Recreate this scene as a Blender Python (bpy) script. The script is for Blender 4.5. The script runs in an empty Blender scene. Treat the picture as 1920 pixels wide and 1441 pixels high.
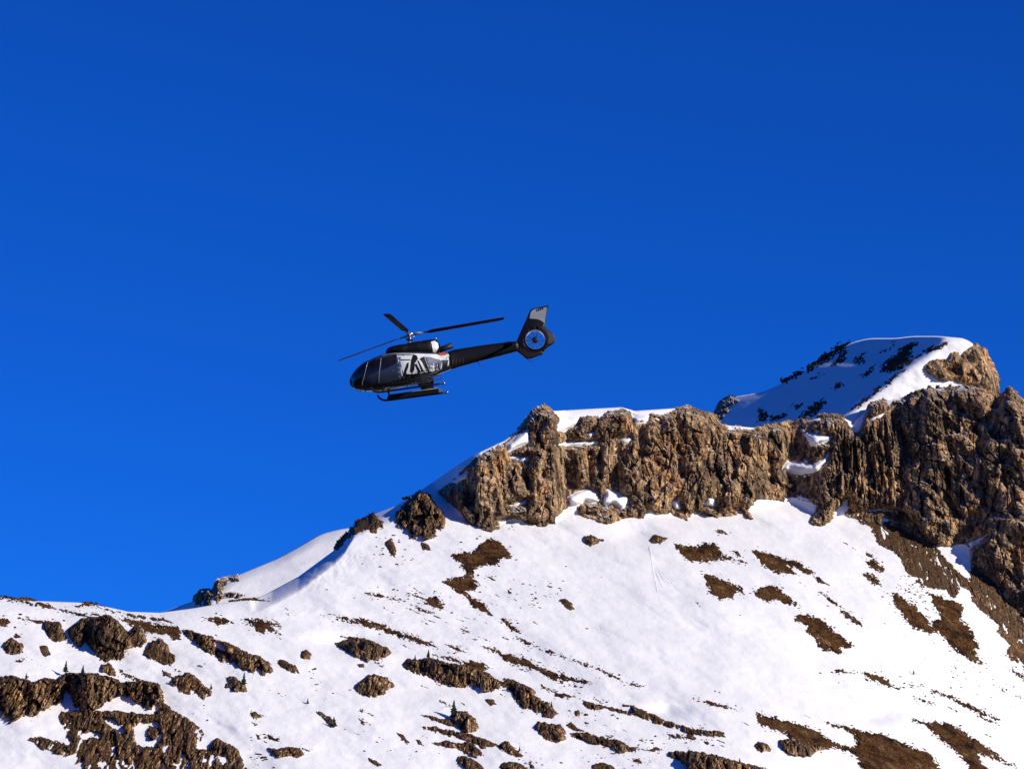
import bpy, bmesh, math, random
import numpy as np
from mathutils import Vector, Matrix, Euler

R = math.radians
random.seed(7)
RNG = np.random.default_rng(11)
SC = bpy.context.scene
COL = SC.collection

# ------------------------------------------------------------------ camera
FOC = 5444.0                      # focal length in pixels of a 1920-wide frame
PITCH = R(11.0)
cam_d = bpy.data.cameras.new('camera')
cam_d.sensor_width = 36.0
cam_d.lens = 36.0 * FOC / 1920.0
cam_d.clip_start = 1.0
cam_d.clip_end = 60000.0
cam = bpy.data.objects.new('camera', cam_d)
COL.objects.link(cam)
cam.location = (0, 0, 0)
cam.rotation_euler = (R(90) + PITCH, 0, 0)
SC.camera = cam

# ------------------------------------------------------------------ sky and sun
SUN = Vector((0.79, -0.46, 0.40)).normalized()
sun_el = math.asin(SUN.z)
sun_az = math.atan2(SUN.x, SUN.y)
world = bpy.data.worlds.new('World')
SC.world = world
world.use_nodes = True
wn = world.node_tree
wn.nodes.clear()
wo = wn.nodes.new('ShaderNodeOutputWorld')
wb = wn.nodes.new('ShaderNodeBackground')
sky = wn.nodes.new('ShaderNodeTexSky')
sky.sky_type = 'NISHITA'
sky.sun_disc = False
sky.sun_elevation = sun_el
sky.sun_rotation = sun_az
sky.altitude = 2600
sky.air_density = 1.0
sky.dust_density = 0.0
sky.ozone_density = 6.0
wh = wn.nodes.new('ShaderNodeMix')            # deep high-altitude blue, the same over the whole sky
wh.data_type = 'RGBA'; wh.blend_type = 'MULTIPLY'
wh.inputs[0].default_value = 1.0
wh.inputs[7].default_value = (0.055, 0.47, 1.30, 1)
wn.links.new(sky.outputs['Color'], wh.inputs[6])
wn.links.new(wh.outputs[2], wb.inputs['Color'])
wn.links.new(wb.outputs['Background'], wo.inputs['Surface'])
wb.inputs['Strength'].default_value = 0.094

sun_d = bpy.data.lights.new('sun', 'SUN')
sun_d.energy = 4.8
sun_d.angle = R(0.53)
sun_d.color = (1.0, 0.92, 0.78)
sun = bpy.data.objects.new('sun', sun_d)
COL.objects.link(sun)
sun.rotation_euler = (-SUN).to_track_quat('-Z', 'Y').to_euler()
sun.location = (600, -200, 400)

vs = SC.view_settings
vs.view_transform = 'Standard'
vs.look = 'None'
vs.exposure = 0.0
vs.gamma = 1.0
vs.use_curve_mapping = False
SC.render.film_transparent = False
SC.cycles.max_bounces = 6

# ------------------------------------------------------------------ helpers
CP, SP = math.cos(PITCH), math.sin(PITCH)

def ray(px, py):
    """direction through a photo pixel, scaled so that its world y is 1"""
    a = (np.asarray(px, float) - 960.0) / FOC
    b = -(np.asarray(py, float) - 720.5) / FOC
    dy = CP - b * SP
    dz = SP + b * CP
    return a / dy, dz / dy

def pt(px, py, Y):
    ex, ez = ray(px, py)
    return ex * Y, Y, ez * Y

# region tags: polygons are noted in the coordinates of enlarged crops
REG = {'A': (1320, 600, 3.2), 'B': (800, 740, 3.2), 'C': (240, 840, 3.2), 'D': (0, 1080, 3.992),
       'E': (440, 1080, 3.4286), 'F': (960, 1080, 3.992), 'G': (1440, 1000, 3.267),
       'H': (600, 540, 6.265), 'I': (820, 540, 6.265), 'J': (960, 560, 12.01), 'P': (0, 0, 1.0)}

def px(tag, pts):
    ox, oy, s = REG[tag]
    return [(ox + x / s, oy + y / s) for x, y in pts]

# ---- gradient noise in numpy
_perm = RNG.permutation(256)
_perm = np.concatenate([_perm, _perm, _perm])
_g = RNG.normal(size=(256, 3))
_g /= np.linalg.norm(_g, axis=1)[:, None]

def perlin(x, y, z):
    x, y, z = np.broadcast_arrays(np.asarray(x, float), np.asarray(y, float), np.asarray(z, float))
    xi = np.floor(x).astype(int); yi = np.floor(y).astype(int); zi = np.floor(z).astype(int)
    xf, yf, zf = x - xi, y - yi, z - zi
    xi &= 255; yi &= 255; zi &= 255
    u = xf * xf * xf * (xf * (xf * 6 - 15) + 10)
    v = yf * yf * yf * (yf * (yf * 6 - 15) + 10)
    w = zf * zf * zf * (zf * (zf * 6 - 15) + 10)
    def gr(dx, dy, dz):
        h = _perm[_perm[_perm[xi + dx] + yi + dy] + zi + dz]
        g = _g[h]
        return g[..., 0] * (xf - dx) + g[..., 1] * (yf - dy) + g[..., 2] * (zf - dz)
    def lp(a, b, t):
        return a + t * (b - a)
    return 1.6 * lp(lp(lp(gr(0, 0, 0), gr(1, 0, 0), u), lp(gr(0, 1, 0), gr(1, 1, 0), u), v),
                    lp(lp(gr(0, 0, 1), gr(1, 0, 1), u), lp(gr(0, 1, 1), gr(1, 1, 1), u), v), w)

def fbm(x, y, z, octv=4, gain=0.5):
    s = 0; a = 1.0; t = 0
    for k in range(octv):
        s = s + a * perlin(x * 2 ** k + 17.3 * k, y * 2 ** k + 5.1 * k, z * 2 ** k + 9.7 * k)
        t += a; a *= gain
    return s / t

def ridged(x, y, z, octv=4, gain=0.55):
    s = 0; a = 1.0; t = 0
    for k in range(octv):
        n = 1 - np.abs(perlin(x * 2 ** k + 31.7 * k, y * 2 ** k + 3.3 * k, z * 2 ** k + 7.9 * k)) * 1.6
        s = s + a * n; t += a; a *= gain
    return s / t

def smooth_curve(pts, w=11):
    f = curve(pts)
    return lambda x: sum(f(np.asarray(x, float) + k) for k in np.linspace(-w, w, 9)) / 9

def facets(X, Z, sx, sz, seed):
    """broken blocks: a jittered cell pattern, every cell a tilted plane of its own"""
    u = X / sx; v = Z / sz
    iu = np.floor(u).astype(int); iv = np.floor(v).astype(int)
    best = np.full(u.shape, 1e9); out = np.zeros(u.shape)
    for du in (-1, 0, 1):
        for dv in (-1, 0, 1):
            cu = iu + du; cv = iv + dv
            h = _perm[(_perm[(cu + seed * 13) & 255] + cv) & 255]
            h2 = _perm[(h + 57 + seed) & 255]; h3 = _perm[(h2 + 91) & 255]; h4 = _perm[(h3 + 33) & 255]; h5 = _perm[(h4 + 71) & 255]
            a = u - cu - h / 255.0; b = v - cv - h2 / 255.0
            d = a * a + b * b
            val = (h3 / 127.5 - 1) * 0.6 + (h4 / 127.5 - 1) * 0.9 * a + (h5 / 127.5 - 1) * 0.7 * b
            m = d < best
            best = np.where(m, d, best); out = np.where(m, val, out)
    return out

def curve(pts):
    pts = sorted(pts)
    xs = [p[0] for p in pts]; ys = [p[1] for p in pts]
    return lambda x: np.interp(x, xs, ys)

def sdist(poly, X, Y):
    """signed distance to a polygon, positive inside"""
    d2 = np.full(X.shape, 1e12); ins = np.zeros(X.shape, bool)
    n = len(poly)
    for i in range(n):
        x0, y0 = poly[i]; x1, y1 = poly[(i + 1) % n]
        ex, ey = x1 - x0, y1 - y0
        L = ex * ex + ey * ey + 1e-9
        t = np.clip(((X - x0) * ex + (Y - y0) * ey) / L, 0, 1)
        d2 = np.minimum(d2, (X - x0 - t * ex) ** 2 + (Y - y0 - t * ey) ** 2)
        if y0 != y1:
            c = ((y0 > Y) != (y1 > Y)) & (X < (x1 - x0) * (Y - y0) / (y1 - y0) + x0)
            ins ^= c
    return np.where(ins, 1, -1) * np.sqrt(d2)

def pldist(line, X, Y):
    d2 = np.full(X.shape, 1e12)
    for (x0, y0), (x1, y1) in zip(line[:-1], line[1:]):
        ex, ey = x1 - x0, y1 - y0
        L = ex * ex + ey * ey + 1e-9
        t = np.clip(((X - x0) * ex + (Y - y0) * ey) / L, 0, 1)
        d2 = np.minimum(d2, (X - x0 - t * ex) ** 2 + (Y - y0 - t * ey) ** 2)
    return np.sqrt(d2)

def mesh_np(name, V, F, smooth=False):
    """V (n,3), F list of (m,k) index arrays"""
    me = bpy.data.meshes.new(name)
    V = np.asarray(V, np.float32)
    me.vertices.add(len(V)); me.vertices.foreach_set('co', V.ravel())
    Fs = [np.asarray(f, np.int32) for f in (F if isinstance(F, list) else [F]) if len(f)]
    nl = sum(f.size for f in Fs); nf = sum(len(f) for f in Fs)
    me.loops.add(nl); me.polygons.add(nf)
    me.loops.foreach_set('vertex_index', np.concatenate([f.ravel() for f in Fs]))
    tot = np.concatenate([np.full(len(f), f.shape[1], np.int32) for f in Fs])
    st = np.concatenate([[0], np.cumsum(tot)[:-1]]).astype(np.int32)
    me.polygons.foreach_set('loop_start', st)
    me.polygons.foreach_set('use_smooth', np.full(nf, smooth, bool))
    me.update(calc_edges=True)
    me.validate()
    return me

def link(name, me, mat, parent=None):
    o = bpy.data.objects.new(name, me)
    COL.objects.link(o)
    if mat is not None and me is not None and len(me.materials) == 0:
        me.materials.append(mat)
    if parent is not None:
        o.parent = parent
    return o

def tag(o, label=None, cat=None, group=None, kind=None):
    if label: o['label'] = label
    if cat: o['category'] = cat
    if group: o['group'] = group
    if kind: o['kind'] = kind
    return o

# ------------------------------------------------------------------ materials
def new_mat(name):
    m = bpy.data.materials.new(name); m.use_nodes = True
    nt = m.node_tree
    b = nt.nodes['Principled BSDF']
    return m, nt, b

def nd(nt, typ, **kw):
    n = nt.nodes.new(typ)
    for k, v in kw.items():
        setattr(n, k, v)
    return n

def noise(nt, vec, scale, detail=4, rough=0.55):
    n = nd(nt, 'ShaderNodeTexNoise')
    n.inputs['Scale'].default_value = scale
    n.inputs['Detail'].default_value = detail
    n.inputs['Roughness'].default_value = rough
    nt.links.new(vec, n.inputs['Vector'])
    return n.outputs['Fac']

def ramp(nt, fac, stops, interp='LINEAR'):
    r = nd(nt, 'ShaderNodeValToRGB')
    r.color_ramp.interpolation = interp
    el = r.color_ramp.elements
    while len(el) < len(stops): el.new(0.5)
    for e, (p, c) in zip(el, stops):
        e.position = p; e.color = (c[0], c[1], c[2], 1) if not isinstance(c, (int, float)) else (c, c, c, 1)
    nt.links.new(fac, r.inputs['Fac'])
    return r.outputs['Color']

def mixc(nt, fac, a, b, mode='MIX'):
    m = nd(nt, 'ShaderNodeMix', data_type='RGBA', blend_type=mode)
    for sock, v in ((m.inputs[0], fac), (m.inputs[6], a), (m.inputs[7], b)):
        if isinstance(v, (int, float)): sock.default_value = v
        elif isinstance(v, tuple): sock.default_value = (*v, 1)
        else: nt.links.new(v, sock)
    return m.outputs[2]

def mth(nt, op, a, b=0.0, clamp=False):
    m = nd(nt, 'ShaderNodeMath', operation=op); m.use_clamp = clamp
    for s, v in ((m.inputs[0], a), (m.inputs[1], b)):
        if isinstance(v, (int, float)): s.default_value = v
        else: nt.links.new(v, s)
    return m.outputs[0]

def mapped(nt, scale):
    g = nd(nt, 'ShaderNodeNewGeometry')
    mp = nd(nt, 'ShaderNodeMapping')
    mp.inputs['Scale'].default_value = scale
    nt.links.new(g.outputs['Position'], mp.inputs['Vector'])
    return mp.outputs['Vector']

def bump(nt, b, h, dist, strength=1.0):
    n = nd(nt, 'ShaderNodeBump')
    n.inputs['Distance'].default_value = dist
    n.inputs['Strength'].default_value = strength
    nt.links.new(h, n.inputs['Height'])
    nt.links.new(n.outputs['Normal'], b.inputs['Normal'])

def snow_mat():
    m, nt, b = new_mat('snow')
    p = mapped(nt, (1, 1, 1))
    n1 = noise(nt, p, 0.05, 5, 0.6)
    c = ramp(nt, n1, [(0.3, (0.84, 0.835, 0.82)), (0.7, (0.90, 0.89, 0.87))])
    nt.links.new(c, b.inputs['Base Color'])
    b.inputs['Roughness'].default_value = 0.65
    b.inputs['Specular IOR Level'].default_value = 0.15
    n2 = noise(nt, mapped(nt, (0.5, 0.25, 0.5)), 1.1, 6, 0.65)
    bump(nt, b, n2, 0.30, 0.7)
    return m

def rock_mat(name, top, top_lo, top_hi, tint=(1, 1, 1)):
    """layered limestone; `top` is what lies on its ledges: snow or turf"""
    m, nt, b = new_mat(name)
    def T(c): return tuple(a * t for a, t in zip(c, tint))
    blot = noise(nt, mapped(nt, (1, 1, 0.75)), 0.075, 8, 0.68)
    c1 = ramp(nt, blot, [(0.30, T((0.10, 0.072, 0.050))), (0.43, T((0.26, 0.172, 0.098))),
                         (0.52, T((0.54, 0.375, 0.215))), (0.60, T((0.50, 0.27, 0.11))), (0.72, T((0.36, 0.285, 0.215)))])
    streak = noise(nt, mapped(nt, (1, 1, 0.22)), 0.32, 6, 0.68)
    c2 = mixc(nt, ramp(nt, streak, [(0.42, 0.0), (0.60, 0.9)]), c1, T((0.038, 0.029, 0.024)))
    gr = noise(nt, mapped(nt, (1, 1, 0.5)), 0.85, 8, 0.78)
    c3 = mixc(nt, 1.0, c2, ramp(nt, gr, [(0.36, 0.08), (0.47, 0.7), (0.54, 1.15), (0.66, 2.3)]), 'MULTIPLY')
    # ledges
    g = nd(nt, 'ShaderNodeNewGeometry')
    sp = nd(nt, 'ShaderNodeSeparateXYZ')
    nt.links.new(g.outputs['True Normal'], sp.inputs[0])
    ln = noise(nt, mapped(nt, (1, 1, 1)), 0.25, 5, 0.6)
    f = mth(nt, 'ADD', sp.outputs['Z'], mth(nt, 'MULTIPLY', mth(nt, 'SUBTRACT', ln, 0.5), 0.7))
    f = ramp(nt, f, [(top_lo, 0.0), (top_hi, 1.0)])
    if top == 'snow':
        tc = (0.82, 0.83, 0.86)
    else:
        tc = ramp(nt, noise(nt, mapped(nt, (1, 1, 1)), 0.5, 6, 0.7), [(0.3, (0.045, 0.024, 0.012)), (0.55, (0.105, 0.055, 0.024)), (0.75, (0.19, 0.12, 0.055))])
    c4 = mixc(nt, f, c3, tc)
    nt.links.new(c4, b.inputs['Base Color'])
    b.inputs['Roughness'].default_value = 0.9
    b.inputs['Specular IOR Level'].default_value = 0.15
    h = mth(nt, 'ADD', mth(nt, 'MULTIPLY', streak, 0.8), gr)
    bump(nt, b, h, 0.9, 0.9)
    return m

def turf_mat():
    m, nt, b = new_mat('dry_turf')
    n1 = noise(nt, mapped(nt, (1, 1, 1)), 0.16, 8, 0.72)
    c = ramp(nt, n1, [(0.34, (0.014, 0.009, 0.006)), (0.44, (0.048, 0.023, 0.009)), (0.51, (0.115, 0.046, 0.013)), (0.57, (0.085, 0.050, 0.020)), (0.64, (0.22, 0.125, 0.055))])
    n2 = noise(nt, mapped(nt, (1, 1, 1)), 1.3, 5, 0.7)
    c = mixc(nt, 1.0, c, ramp(nt, n2, [(0.32, 0.15), (0.5, 0.9), (0.62, 1.4), (0.75, 2.4)]), 'MULTIPLY')
    nt.links.new(c, b.inputs['Base Color'])
    b.inputs['Roughness'].default_value = 0.95
    b.inputs['Specular IOR Level'].default_value = 0.1
    bump(nt, b, n2, 0.7, 0.9)
    return m

def plain(name, col, rough=0.5, metal=0.0, coat=0.0, nscale=None, namp=0.15, spec=0.5):
    m, nt, b = new_mat(name)
    b.inputs['Roughness'].default_value = rough
    b.inputs['Metallic'].default_value = metal
    b.inputs['Coat Weight'].default_value = coat
    b.inputs['Specular IOR Level'].default_value = spec
    b.inputs['Coat Roughness'].default_value = 0.08
    tc = nd(nt, 'ShaderNodeTexCoord')
    n = noise(nt, tc.outputs['Object'], nscale or 3.0, 5, 0.6)
    c = ramp(nt, n, [(0.3, tuple(x * (1 - namp) for x in col)), (0.7, tuple(min(1, x * (1 + namp)) for x in col))])
    nt.links.new(c, b.inputs['Base Color'])
    return m

M_SNOW = snow_mat()
M_CLIFF = rock_mat('cliff_rock', 'snow', 0.90, 0.98, (1.12, 1.06, 1.0))
M_ROCK = rock_mat('outcrop_rock', 'turf', 0.36, 0.62, (1.12, 1.04, 0.98))
M_SCREE = rock_mat('scree_rubble', 'turf', 0.30, 0.75, (0.8, 0.75, 0.72))
M_TURF = turf_mat()

def dark_floor_mat():  # dark tones picked to cut bounce light onto shaded snow
    m, nt, b = new_mat('valley_floor')
    n1 = noise(nt, mapped(nt, (1, 1, 1)), 0.01, 8, 0.65)
    c = ramp(nt, n1, [(0.35, (0.020, 0.030, 0.014)), (0.55, (0.055, 0.045, 0.022)), (0.7, (0.09, 0.07, 0.04)), (0.8, (0.5, 0.5, 0.52))])
    nt.links.new(c, b.inputs['Base Color']); b.inputs['Roughness'].default_value = 0.95
    return m
M_DARK_FLOOR = dark_floor_mat()
# ------------------------------------------------------------------ the mountain
YSIL = curve([(-1500, 1040), (-700, 1060), (-200, 1095), (0, 1119), (40, 1125), (150, 1129), (200, 1137), (240, 1146), (300, 1148),
              (360, 1140), (430, 1128), (480, 1123), (497, 1114), (560, 1080), (625, 1032), (645, 1010), (665, 978),
              (690, 968), (740, 949), (790, 918), (820, 898), (860, 871), (890, 852), (945, 826), (965, 812),
              (985, 790), (1000, 772), (1020, 768), (1040, 770), (1165, 763), (1190, 770), (1280, 764), (1310, 772),
              (1340, 788), (1352, 796), (1430, 803), (1480, 796), (1545, 782), (1583, 784), (1600, 792), (1640, 756),
              (1700, 744), (1740, 730), (1800, 726), (1870, 754), (1890, 740), (1905, 748), (1920, 770), (2000, 790),
              (2300, 850), (3400, 950)])
YBASE = curve([(810, 905), (835, 935), (860, 970), (900, 990), (960, 978), (1040, 980), (1062, 960), (1130, 962), (1200, 968),
               (1300, 966), (1400, 960), (1480, 940), (1530, 965), (1600, 972), (1640, 980), (1690, 990), (1740, 1024), (1790, 1040),
               (1830, 1064), (1870, 1098), (1920, 1155), (2100, 1290), (3400, 1450)])
A_SL, B_SL, Y0, Z0 = 0.50, -0.14, 1000.0, 105.0

def plane_Y(x, y):
    ex, ez = ray(x, y)
    return (A_SL * Y0 - Z0) / np.maximum(A_SL + B_SL * ex - ez, 0.12)

def main_Y(x, y, bumps=True):
    x = np.asarray(x, float); y = np.asarray(y, float)
    x, y = np.broadcast_arrays(x, y)
    yb = np.where(x < 810, -1e4, YBASE(x))
    ylo = np.maximum(y, yb)
    Y = plane_Y(x, ylo)
    up = np.maximum(0, yb - y)
    Y = Y + up * (Y / FOC) * 0.42
    # the slope steepens towards the right-hand cliff, which turns away beyond the frame
    Y = Y + 75 * np.clip((x - 1350) / 570, 0, 2) ** 1.5 * np.clip((ylo - 900) / 330, 0, 1) ** 1.2
    Y = Y + 0.30 * np.maximum(0, x - 1935)
    d = np.maximum(y - YSIL(x), 0)
    # crests roll over; the left shoulder turns away from the sun
    sh = np.clip((x - 470) / 40, 0, 1) * np.clip((770 - x) / 90, 0, 1)
    w = 26 + 4 * sh
    c = 5 + 48 * sh
    Y = Y + c * np.clip(1 - d / w, 0, 1) ** 2
    if bumps:
        X, _, Z = pt(x, y, Y)
        t = (X * 0.88 - Z * 0.47); s = (X * 0.47 + Z * 0.88)
        flat = 1 - np.clip(up / 30, 0, 1)
        fade = np.clip(d / 25, 0.15, 1)
        nz = 7.0 * fbm(t / 75, s / 22, 0.3, 3) + 2.5 * fbm(t / 18, s / 8, 4.7, 3) + 0.35 * fbm(t / 4.0, s / 2.5, 8.1, 2)
        Y = Y + nz * fade * (0.25 + 0.75 * flat)
        rub = np.exp(-((x - 610 + 0.9 * (y - 1065)) / 60) ** 2 - ((y - 1065) / 42) ** 2)
        Y = Y + rub * (1.5 * fbm((t + 1.2 * s) / 2.2, (s - 1.2 * t) / 7.0, 3.3, 3))
        # wind scoops below the cliff and on the lower bench
        for sx, sy, rx, ry, am in ((1192, 1000, 45, 22, 6.0), (1645, 1340, 34, 13, 6.0), (1250, 1333, 40, 12, 4), (640, 1205, 60, 16, 6), (560, 1100, 60, 30, 3)):
            Y = Y + am * np.exp(-((x - sx) / rx) ** 2 - ((y - sy) / ry) ** 2) 
    return Y

def sheet(name, xs, ysil, yb_rows, Yf, mat, back):
    """a hillside: columns over the bearings xs, rows from the crest down, and a back slope behind the crest"""
    xs = np.asarray(xs, float)
    top = ysil(xs)
    rows = []
    for t in yb_rows:                                   # t in 0..1 then >1 for lower ground
        y = np.where(t <= 1, top + (1640 - top) * t, 1640 + (t - 1) * 700)
        Y = Yf(xs, y)
        rows.append(np.stack(pt(xs, y, Y), -1))
    bk = []
    for dY, dz in back:
        P = rows[0].copy(); P[:, 1] += dY; P[:, 2] -= dz; P[:, 0] *= 1 + dY / P[:, 1] * 0.5
        bk.append(P)
    G = np.stack(bk[::-1] + rows, 0)
    nr, nc = G.shape[:2]
    idx = np.arange(nr * nc).reshape(nr, nc)
    F = np.stack([idx[:-1, :-1], idx[1:, :-1], idx[1:, 1:], idx[:-1, 1:]], -1).reshape(-1, 4)
    o = link(name, mesh_np(name, G.reshape(-1, 3), F, True), mat)
    tag(o, kind='structure')
    return o

def raster(polys, holes):
    """lookup of the signed distance to some outlines"""
    ap = [p for q in polys for p in q]
    gx = np.arange(min(p[0] for p in ap) - 12, max(p[0] for p in ap) + 12, 2.0)
    gy = np.arange(min(p[1] for p in ap) - 12, max(p[1] for p in ap) + 12, 2.0)
    X, Y = np.meshgrid(gx, gy)
    sd = np.full(X.shape, -1e6)
    for p in polys: sd = np.maximum(sd, sdist(p, X, Y))
    for h in holes: sd = np.minimum(sd, -sdist(h, X, Y))
    def f(x, y):
        i = np.clip(((x - gx[0]) / 2).round().astype(int), 0, len(gx) - 1)
        j = np.clip(((y - gy[0]) / 2).round().astype(int), 0, len(gy) - 1)
        return sd[j, i]
    return f

CL_OUT = px('B', [(60, 580), (150, 520), (230, 440), (300, 370), (390, 320), (470, 290), (500, 262), (540, 228), (600, 140), (640, 92), (670, 75), (705, 70), (760, 100),
                  (800, 128), (880, 138), (960, 128), (1040, 130), (1090, 95), (1170, 84), (1220, 95), (1250, 125), (1330, 115), (1400, 118), (1470, 105), (1500, 78), (1570, 72), (1640, 92),
                  (1730, 130), (1765, 180), (1800, 190), (1880, 195)]) + \
         px('A', [(100, 660), (160, 650), (250, 655), (360, 640), (480, 612), (560, 604), (640, 585), (720, 566), (800, 570), (840, 585), (880, 640), (930, 670),
                  (960, 585), (1000, 505), (1080, 478), (1110, 500), (1200, 470), (1280, 432), (1330, 405), (1560, 395), (1660, 405), (1765, 478), (1800, 440), (1830, 408),
                  (1875, 432), (1895, 480), (1930, 530), (2200, 640), (2560, 690), (2900, 800), (3000, 950)]) + \
         px("G", [(2560, 640), (2480, 800), (2300, 760), (2150, 800), (2000, 660), (1800, 650), (1568, 500), (1470, 420), (1400, 320), (1320, 210), (1245, 190), (1240, 90), (1205, 62), (1120, 78), (1030, 76), (985, 60), (960, 20), (900, -60), (850, -120)]) + \
         px('A', [(1130, 1140), (1040, 1130), (960, 1140), (900, 1150), (860, 1120), (860, 1070), (830, 1100), (790, 1140), (760, 1210), (700, 1235), (640, 1220), (640, 1180),
                  (690, 1110), (600, 1080), (540, 1062), (490, 1062), (480, 1085), (330, 1070), (260, 1130), (290, 1195), (250, 1190), (230, 1150), (190, 1130)]) + \
         px('B', [(1880, 680), (1860, 720), (1740, 740), (1690, 720), (1590, 710), (1560, 755), (1500, 740), (1470, 705), (1400, 720), (1340, 690), (1300, 740), (1210, 735), (1130, 760),
                  (1080, 775), (1000, 745), (910, 720), (900, 668), (870, 662), (830, 680), (780, 730), (770, 770), (700, 790), (640, 780), (560, 745), (500, 740), (430, 750), (440, 800),
                  (380, 820), (290, 790), (240, 770), (200, 700), (130, 640)])
CL_HOLES = [px('B', h) for h in (
    [(840, 615), (880, 590), (960, 555), (1030, 580), (1040, 640), (1000, 650), (950, 640), (900, 668), (860, 655)],
    [(1080, 560), (1120, 580), (1210, 610), (1215, 650), (1170, 690), (1120, 650), (1060, 670), (1050, 640)],
    [(770, 90), (830, 110), (920, 125), (900, 180), (830, 222), (780, 215), (800, 150)],
    [(480, 290), (540, 245), (612, 200), (622, 290), (560, 310), (490, 345)],
    [(770, 300), (880, 280), (1030, 276), (1032, 298), (900, 308)], [(1160, 275), (1220, 250), (1235, 270), (1190, 300)],
    [(1235, 125), (1340, 122), (1320, 165), (1250, 172)], [(490, 365), (615, 370), (605, 400), (520, 400)],
    [(1690, 610), (1735, 625), (1725, 675), (1660, 665)], [(1475, 640), (1512, 622), (1524, 682), (1488, 690)],
    [(490, 662), (605, 625), (595, 655), (520, 675)], [(150, 520), (215, 470), (250, 450), (235, 505), (180, 530)],
    [(960, 240), (1000, 215), (1010, 240), (975, 262)], [(830, 335), (860, 340), (850, 365)], [(1360, 130), (1400, 140), (1400, 165)])] + \
    [px('A', h) for h in (
    [(470, 890), (500, 840), (560, 850), (650, 870), (720, 830), (755, 780), (740, 850), (680, 905), (580, 925), (500, 915)],
    [(600, 675), (770, 695), (755, 725), (640, 755), (615, 705)], [(880, 650), (935, 625), (920, 675)], [(995, 592), (1095, 550), (1065, 582), (1010, 604)],
    [(580, 580), (720, 560), (700, 590), (600, 610)], [(1290, 395), (1560, 372), (1575, 398), (1330, 420)])] + \
    [px('G', h) for h in (
    [(1230, 60), (1345, 0), (1320, 30), (1240, 90)], [(1365, 415), (1425, 455), (1390, 475)], [(1500, 500), (1575, 560), (1575, 610), (1530, 565)])]
DOME_ROCK = px('A', [(1310, 290), (1345, 255), (1390, 235), (1465, 230), (1480, 195), (1520, 190), (1540, 210), (1600, 160), (1640, 140), (1690, 185), (1730, 270), (1762, 340), (1770, 480), (1740, 500),
                     (1640, 425), (1560, 385), (1500, 368), (1420, 365), (1360, 330)])
CL_SD = raster([CL_OUT], CL_HOLES)
CL_SO = raster([CL_OUT], [])
DM_SD = raster([DOME_ROCK], [])
def main_under(x, y):            # the bed under the cliff lies deeper than the snow around it
    inside = np.clip(CL_SO(x, y) / 4, 0, 1) * np.clip(-CL_SD(x, y) / 6, 0, 1)     # snow pockets bulge out to the rock around them
    return main_Y(x, y) + 6 * np.clip((CL_SD(x, y) - 3) / 20, 0, 1) - 3.5 * inside
def peak_under(x, y):
    return peak_Y(x, y) + 5 * np.clip((DM_SD(x, y) - 3) / 15, 0, 1)

rows_main = np.concatenate([np.linspace(0, 1, 360), np.linspace(1.05, 2.0, 14)])
cols_main = np.concatenate([np.linspace(-1500, -120, 40), np.linspace(-100, 2020, 700), np.linspace(2050, 3400, 40)])
sheet('mountain', cols_main, YSIL, rows_main, main_under, M_SNOW, [(2, 0.3), (6, 2), (16, 9), (45, 30), (140, 90)])

# the domed peak behind: a shaded face on its left, a sunlit face on its right
CREASE = curve([(600, 1792), (640, 1766), (656, 1748), (672, 1726), (687, 1702), (725, 1655), (753, 1617), (781, 1581), (860, 1500), (1000, 1400)])
PSIL = smooth_curve([(1320, 830), (1338, 790), (1345, 772), (1354, 756), (1375, 744), (1400, 740), (1430, 735), (1480, 713), (1540, 678), (1570, 656),
              (1600, 641), (1630, 634), (1680, 634), (1710, 630), (1760, 630), (1810, 634), (1835, 652), (1855, 680), (1866, 706),
              (1872, 756), (1884, 830)])

def peak_Y(x, y, bumps=True):
    x, y = np.broadcast_arrays(np.asarray(x, float), np.asarray(y, float))
    m = 0.222
    dx = (CREASE(y) - x) * m
    k = 2.0
    soft = np.sqrt(dx * dx + k * k)
    left = 0.5 * (soft + dx); right = 0.5 * (soft - dx)
    Y = 1206 + 0.6 * (781 - y) * m + 4.5 * left + 0.35 * right
    d = np.maximum(y - PSIL(x), 0)
    Y = Y + 5 * np.clip(1 - d / 12, 0, 1) ** 2
    if bumps:
        X, _, Z = pt(x, y, Y)
        Y = Y + 2.0 * fbm(X / 25, Z / 14, 2.2, 3) + 0.5 * fbm(X / 5, Z / 4, 5.5, 2)
    return Y

def sheet_local(name, x0, x1, nx, ysil, ybot, ny, Yf, mat, back):
    xs = np.linspace(x0, x1, nx); top = ysil(xs)
    rows = []
    for t in np.linspace(0, 1, ny):
        y = top + (ybot - top) * t
        rows.append(np.stack(pt(xs, y, Yf(xs, y)), -1))
    bk = []
    for dY, dz in back:
        P = rows[0].copy(); P[:, 1] += dY; P[:, 2] -= dz
        bk.append(P)
    G = np.stack(bk[::-1] + rows, 0)
    nr, nc = G.shape[:2]
    idx = np.arange(nr * nc).reshape(nr, nc)
    F = np.stack([idx[:-1, :-1], idx[1:, :-1], idx[1:, 1:], idx[:-1, 1:]], -1).reshape(-1, 4)
    return tag(link(name, mesh_np(name, G.reshape(-1, 3), F, True), mat), kind='structure')

sheet_local('peak', 1322, 1884, 230, PSIL, 900, 150, peak_under, M_SNOW, [(1.5, 0.4), (6, 3), (20, 16), (60, 70)])

# far snow hill behind the left shoulder
HSIL = smooth_curve([(150, 1190), (250, 1163), (300, 1149), (340, 1134), (385, 1119), (396, 1110), (440, 1080), (520, 1047), (560, 1025), (600, 1001), (640, 991), (700, 986), (1000, 978)])

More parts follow.
